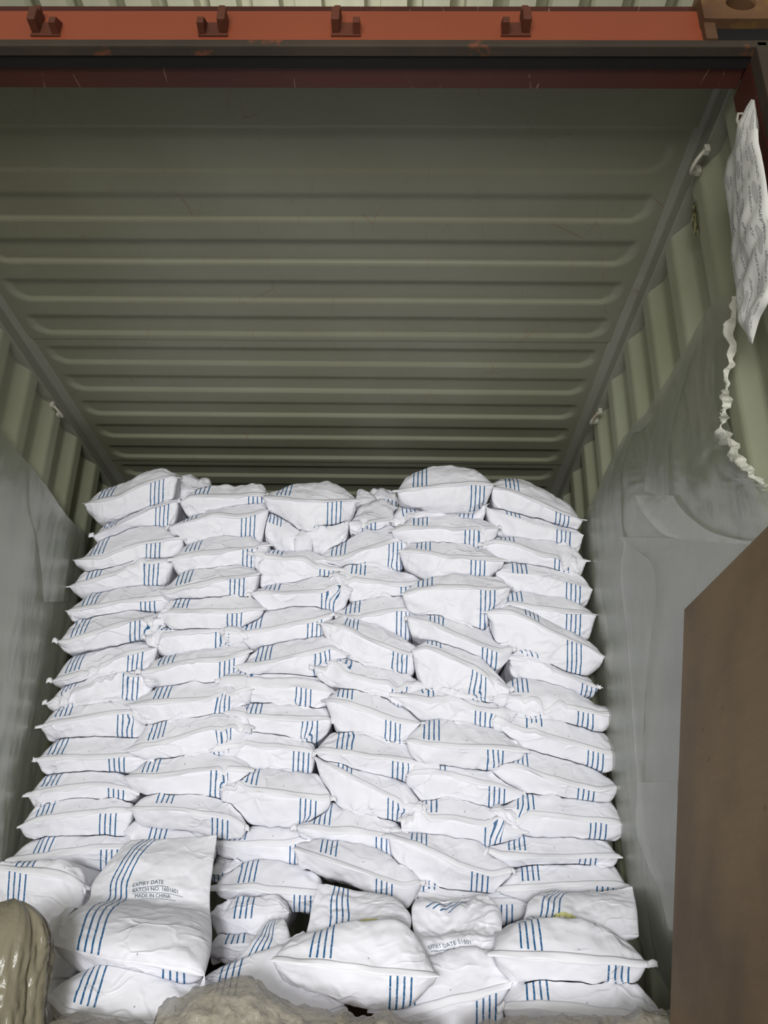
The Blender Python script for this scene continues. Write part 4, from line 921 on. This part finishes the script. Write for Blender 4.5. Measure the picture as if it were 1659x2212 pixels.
def upright_bundle():
    c0 = atY(8, 2060, 2.30); zt = atY(35, 1946, 2.30)[2]; n, nv = 120, 80; V = []
    for i in range(nv):
        f = i/(nv-1); z = .004+(zt-.004)*f
        r = .125*(1.06-.12*f)*math.sqrt(max(0.0015, 1-max(0, (f-.62)/.38)**2.6))
        a = np.linspace(0, 2*math.pi, n, endpoint=False)
        p = np.stack([np.cos(a)*2.0+f*.5, np.sin(a)*2.0, a*0+f*.55], -1)
        d = 1+.13*crumple(p, 1.1, 51)+.10*noise3(p*.9, 53)+.07*crumple(p*np.array([1, 1, 1.6]), 2.4, 57)-.085*crumple(p*np.array([1, 1, 2.2]), 2.9, 58)-.04*crumple(p*np.array([1, 1, 3.]), 6., 59)
        V.append(np.stack([c0[0]-.015*math.sin(f*3)+np.cos(a)*r*d, c0[1]+np.sin(a)*r*d*.8, z+.012*noise3(p*1.2, 61)*f], -1))
    V = np.array(V); F = grid_faces(nv, n, True); F.append(tuple((nv-1)*n+j for j in range(n)))
    o = mesh_obj('film_bundle', V.reshape(-1, 3), F, M_BUNDLE, None, True, None, (c0[0], c0[1], 0))
    tag(o, 'beige crumpled film bundle standing at the lower left corner', 'plastic film')
upright_bundle()
bundle('film_bundle', [(60, 2225), (110, 2210), (180, 2185), (215, 2200), (300, 2212), (345, 2215), (356, 2150), (400, 2152), (440, 2125), (480, 2110), (540, 2104), (575, 2130), (600, 2150), (625, 2170), (680, 2178), (740, 2180), (800, 2190), (840, 2172), (880, 2200), (960, 2225)], 2.20, .30, 'crumpled clear film heaped along the bottom below the front sacks', 61, (9, 7), .018, nu=260, nv=90, mat=M_HEAP)
bundle('film_bundle', [(1000, 2230), (1060, 2208), (1110, 2200), (1170, 2203), (1220, 2190), (1300, 2196), (1360, 2180), (1450, 2178), (1520, 2200)], 2.22, .24, 'crumpled clear film below the lowest right sack beside the board', 71, (9, 6), .014, nu=140, mat=M_HEAP)

# ------------------------------------------------------------------ printed desiccant pouch hung at the right door post
def pouch():
    t = NT('printed pouch'); uv = t.n('ShaderNodeUVMap').outputs[0]; v = t.obj()
    sep = t.n('ShaderNodeSeparateXYZ'); t.l(uv, sep.inputs[0])
    # rows of tiny grey print and oval marks, running along the pouch
    row = t.math('FRACT', t.math('MULTIPLY', sep.outputs[0], 6.0)); inrow = t.math('MULTIPLY', t.math('GREATER_THAN', row, .36), t.math('LESS_THAN', row, .60))
    ch = t.n('ShaderNodeTexNoise'); ch.inputs['Scale'].default_value = 1; ch.inputs['Detail'].default_value = 1
    t.l(t.mapping(uv, (60, 190, 1)), ch.inputs['Vector'])
    word = t.noise(t.mapping(uv, (6, 22, 1)), 1, 0)
    txt = t.math('MULTIPLY', t.math('MULTIPLY', inrow, t.math('GREATER_THAN', ch.outputs['Fac'], .5)), t.math('GREATER_THAN', word, .42))
    fx = t.math('SUBTRACT', t.math('FRACT', t.math('MULTIPLY', sep.outputs[0], 3.)), .5)
    fy = t.math('SUBTRACT', t.math('FRACT', t.math('ADD', t.math('MULTIPLY', sep.outputs[1], 6.), t.math('MULTIPLY', t.math('FLOOR', t.math('MULTIPLY', sep.outputs[0], 3.)), .5))), .5)
    rr = t.math('SQRT', t.math('ADD', t.math('POWER', t.math('MULTIPLY', fx, 5.), 2.), t.math('POWER', t.math('MULTIPLY', fy, 2.6), 2.)))
    ov = t.math('MULTIPLY', t.math('LESS_THAN', rr, .75), .35)
    k = t.math('MAXIMUM', t.math('MULTIPLY', txt, .8), ov)
    n = t.noise(v, 30, 3)
    col = t.mix(k, c(228, 228, 222), c(84, 90, 104))
    return t.done(t.bsdf(col, .45, t.bump(n, .2, .006)).outputs[0])
def build_pouch():
    m = pouch(); X = .795
    Lp = catmull(np.array([(1624, 214), (1604, 262), (1588, 320), (1572, 345), (1564, 385), (1570, 420), (1578, 480), (1583, 560), (1592, 620), (1602, 680), (1618, 738)], float), 80)
    Rp = catmull(np.array([(1630, 216), (1636, 270), (1640, 310), (1650, 360), (1658, 410), (1664, 470), (1668, 540), (1668, 600), (1662, 650), (1642, 690), (1626, 742)], float), 80)
    nu = 31; V = np.zeros((2, 80, nu, 3)); UV = np.zeros((2, 80, nu, 2))
    for i in range(80):
        for j in range(nu):
            f = j/(nu-1); px = Lp[i]*(1-f)+Rp[i]*f; p = atX(px[0], px[1], X)
            th = .016*math.sqrt(max(0, 1-(2*f-1)**2))*min(1, i/8, (79-i)/6)
            w = .007*float(noise3(np.array([p[1]*16+p[2]*9, p[2]*22, 0]), 3))+.006*float(crumple(np.array([p[1]*.6, p[2], .3]), 14, 5))
            g = min(1, min(f, 1-f)*6+.3)
            V[0, i, j] = (p[0]-th-w*g, p[1], p[2]); V[1, i, j] = (p[0]+th*.5-w*g*.6, p[1], p[2])
            UV[:, i, j] = (f, i/79)
    K = 80*nu; F = grid_faces(80, nu); F = F+[(f[3]+K, f[2]+K, f[1]+K, f[0]+K) for f in F]
    for i in range(79): F += [(i*nu, (i+1)*nu, (i+1)*nu+K, i*nu+K), (i*nu+nu-1, i*nu+nu-1+K, (i+1)*nu+nu-1+K, (i+1)*nu+nu-1)]
    loc = V.reshape(-1, 3).mean(0)
    o = mesh_obj('desiccant_pouch', V.reshape(-1, 3), F, m, None, True, UV.reshape(-1, 2), loc)
    tag(o, 'long white pouch with small grey print hanging at the right door post', 'desiccant pouch')
    a = atX(1594, 246, X+.0); b = atX(1598, 275, X); d = atX(1590, 320, X)
    MB().tube([a+np.array([.02, 0, .0]), a, (a+b)/2+np.array([-.004, 0, 0]), b, d], .0035, 8).build('hanging_hook', M_RING, o, True)
build_pouch()

def sticker():
    c0 = atX(1503, 470, XR+.010); n = 40; V = []; F = []
    for ring_ in (0, .55, 1):
        for k in range(n):
            a = 2*math.pi*k/n; r = 1+.35*float(noise3(np.array([math.cos(a)*2, math.sin(a)*2, 3.]), 4))+.2*float(noise3(np.array([math.cos(a)*6, math.sin(a)*6, 3.]), 6))
            V.append((c0[0]-.002-.003*ring_*abs(math.sin(a*3)), c0[1]+ring_*r*.022*math.cos(a), c0[2]+ring_*r*.06*math.sin(a)))
    for q in (0, 1): F += [(q*n+k, q*n+(k+1) % n, (q+1)*n+(k+1) % n, (q+1)*n+k) for k in range(n)]
    t = NT('torn sticker'); nn = t.noise(t.obj(), 60, 4)
    m = t.done(t.bsdf(t.ramp(nn, [(.42, c(70, 66, 44)), (.55, c(150, 148, 104))]), .8).outputs[0])
    o = mesh_obj('torn_sticker', V, F, m, None, True, None, tuple(c0)); tag(o, 'remains of a torn sticker on a rib of the right wall', 'sticker')
sticker()
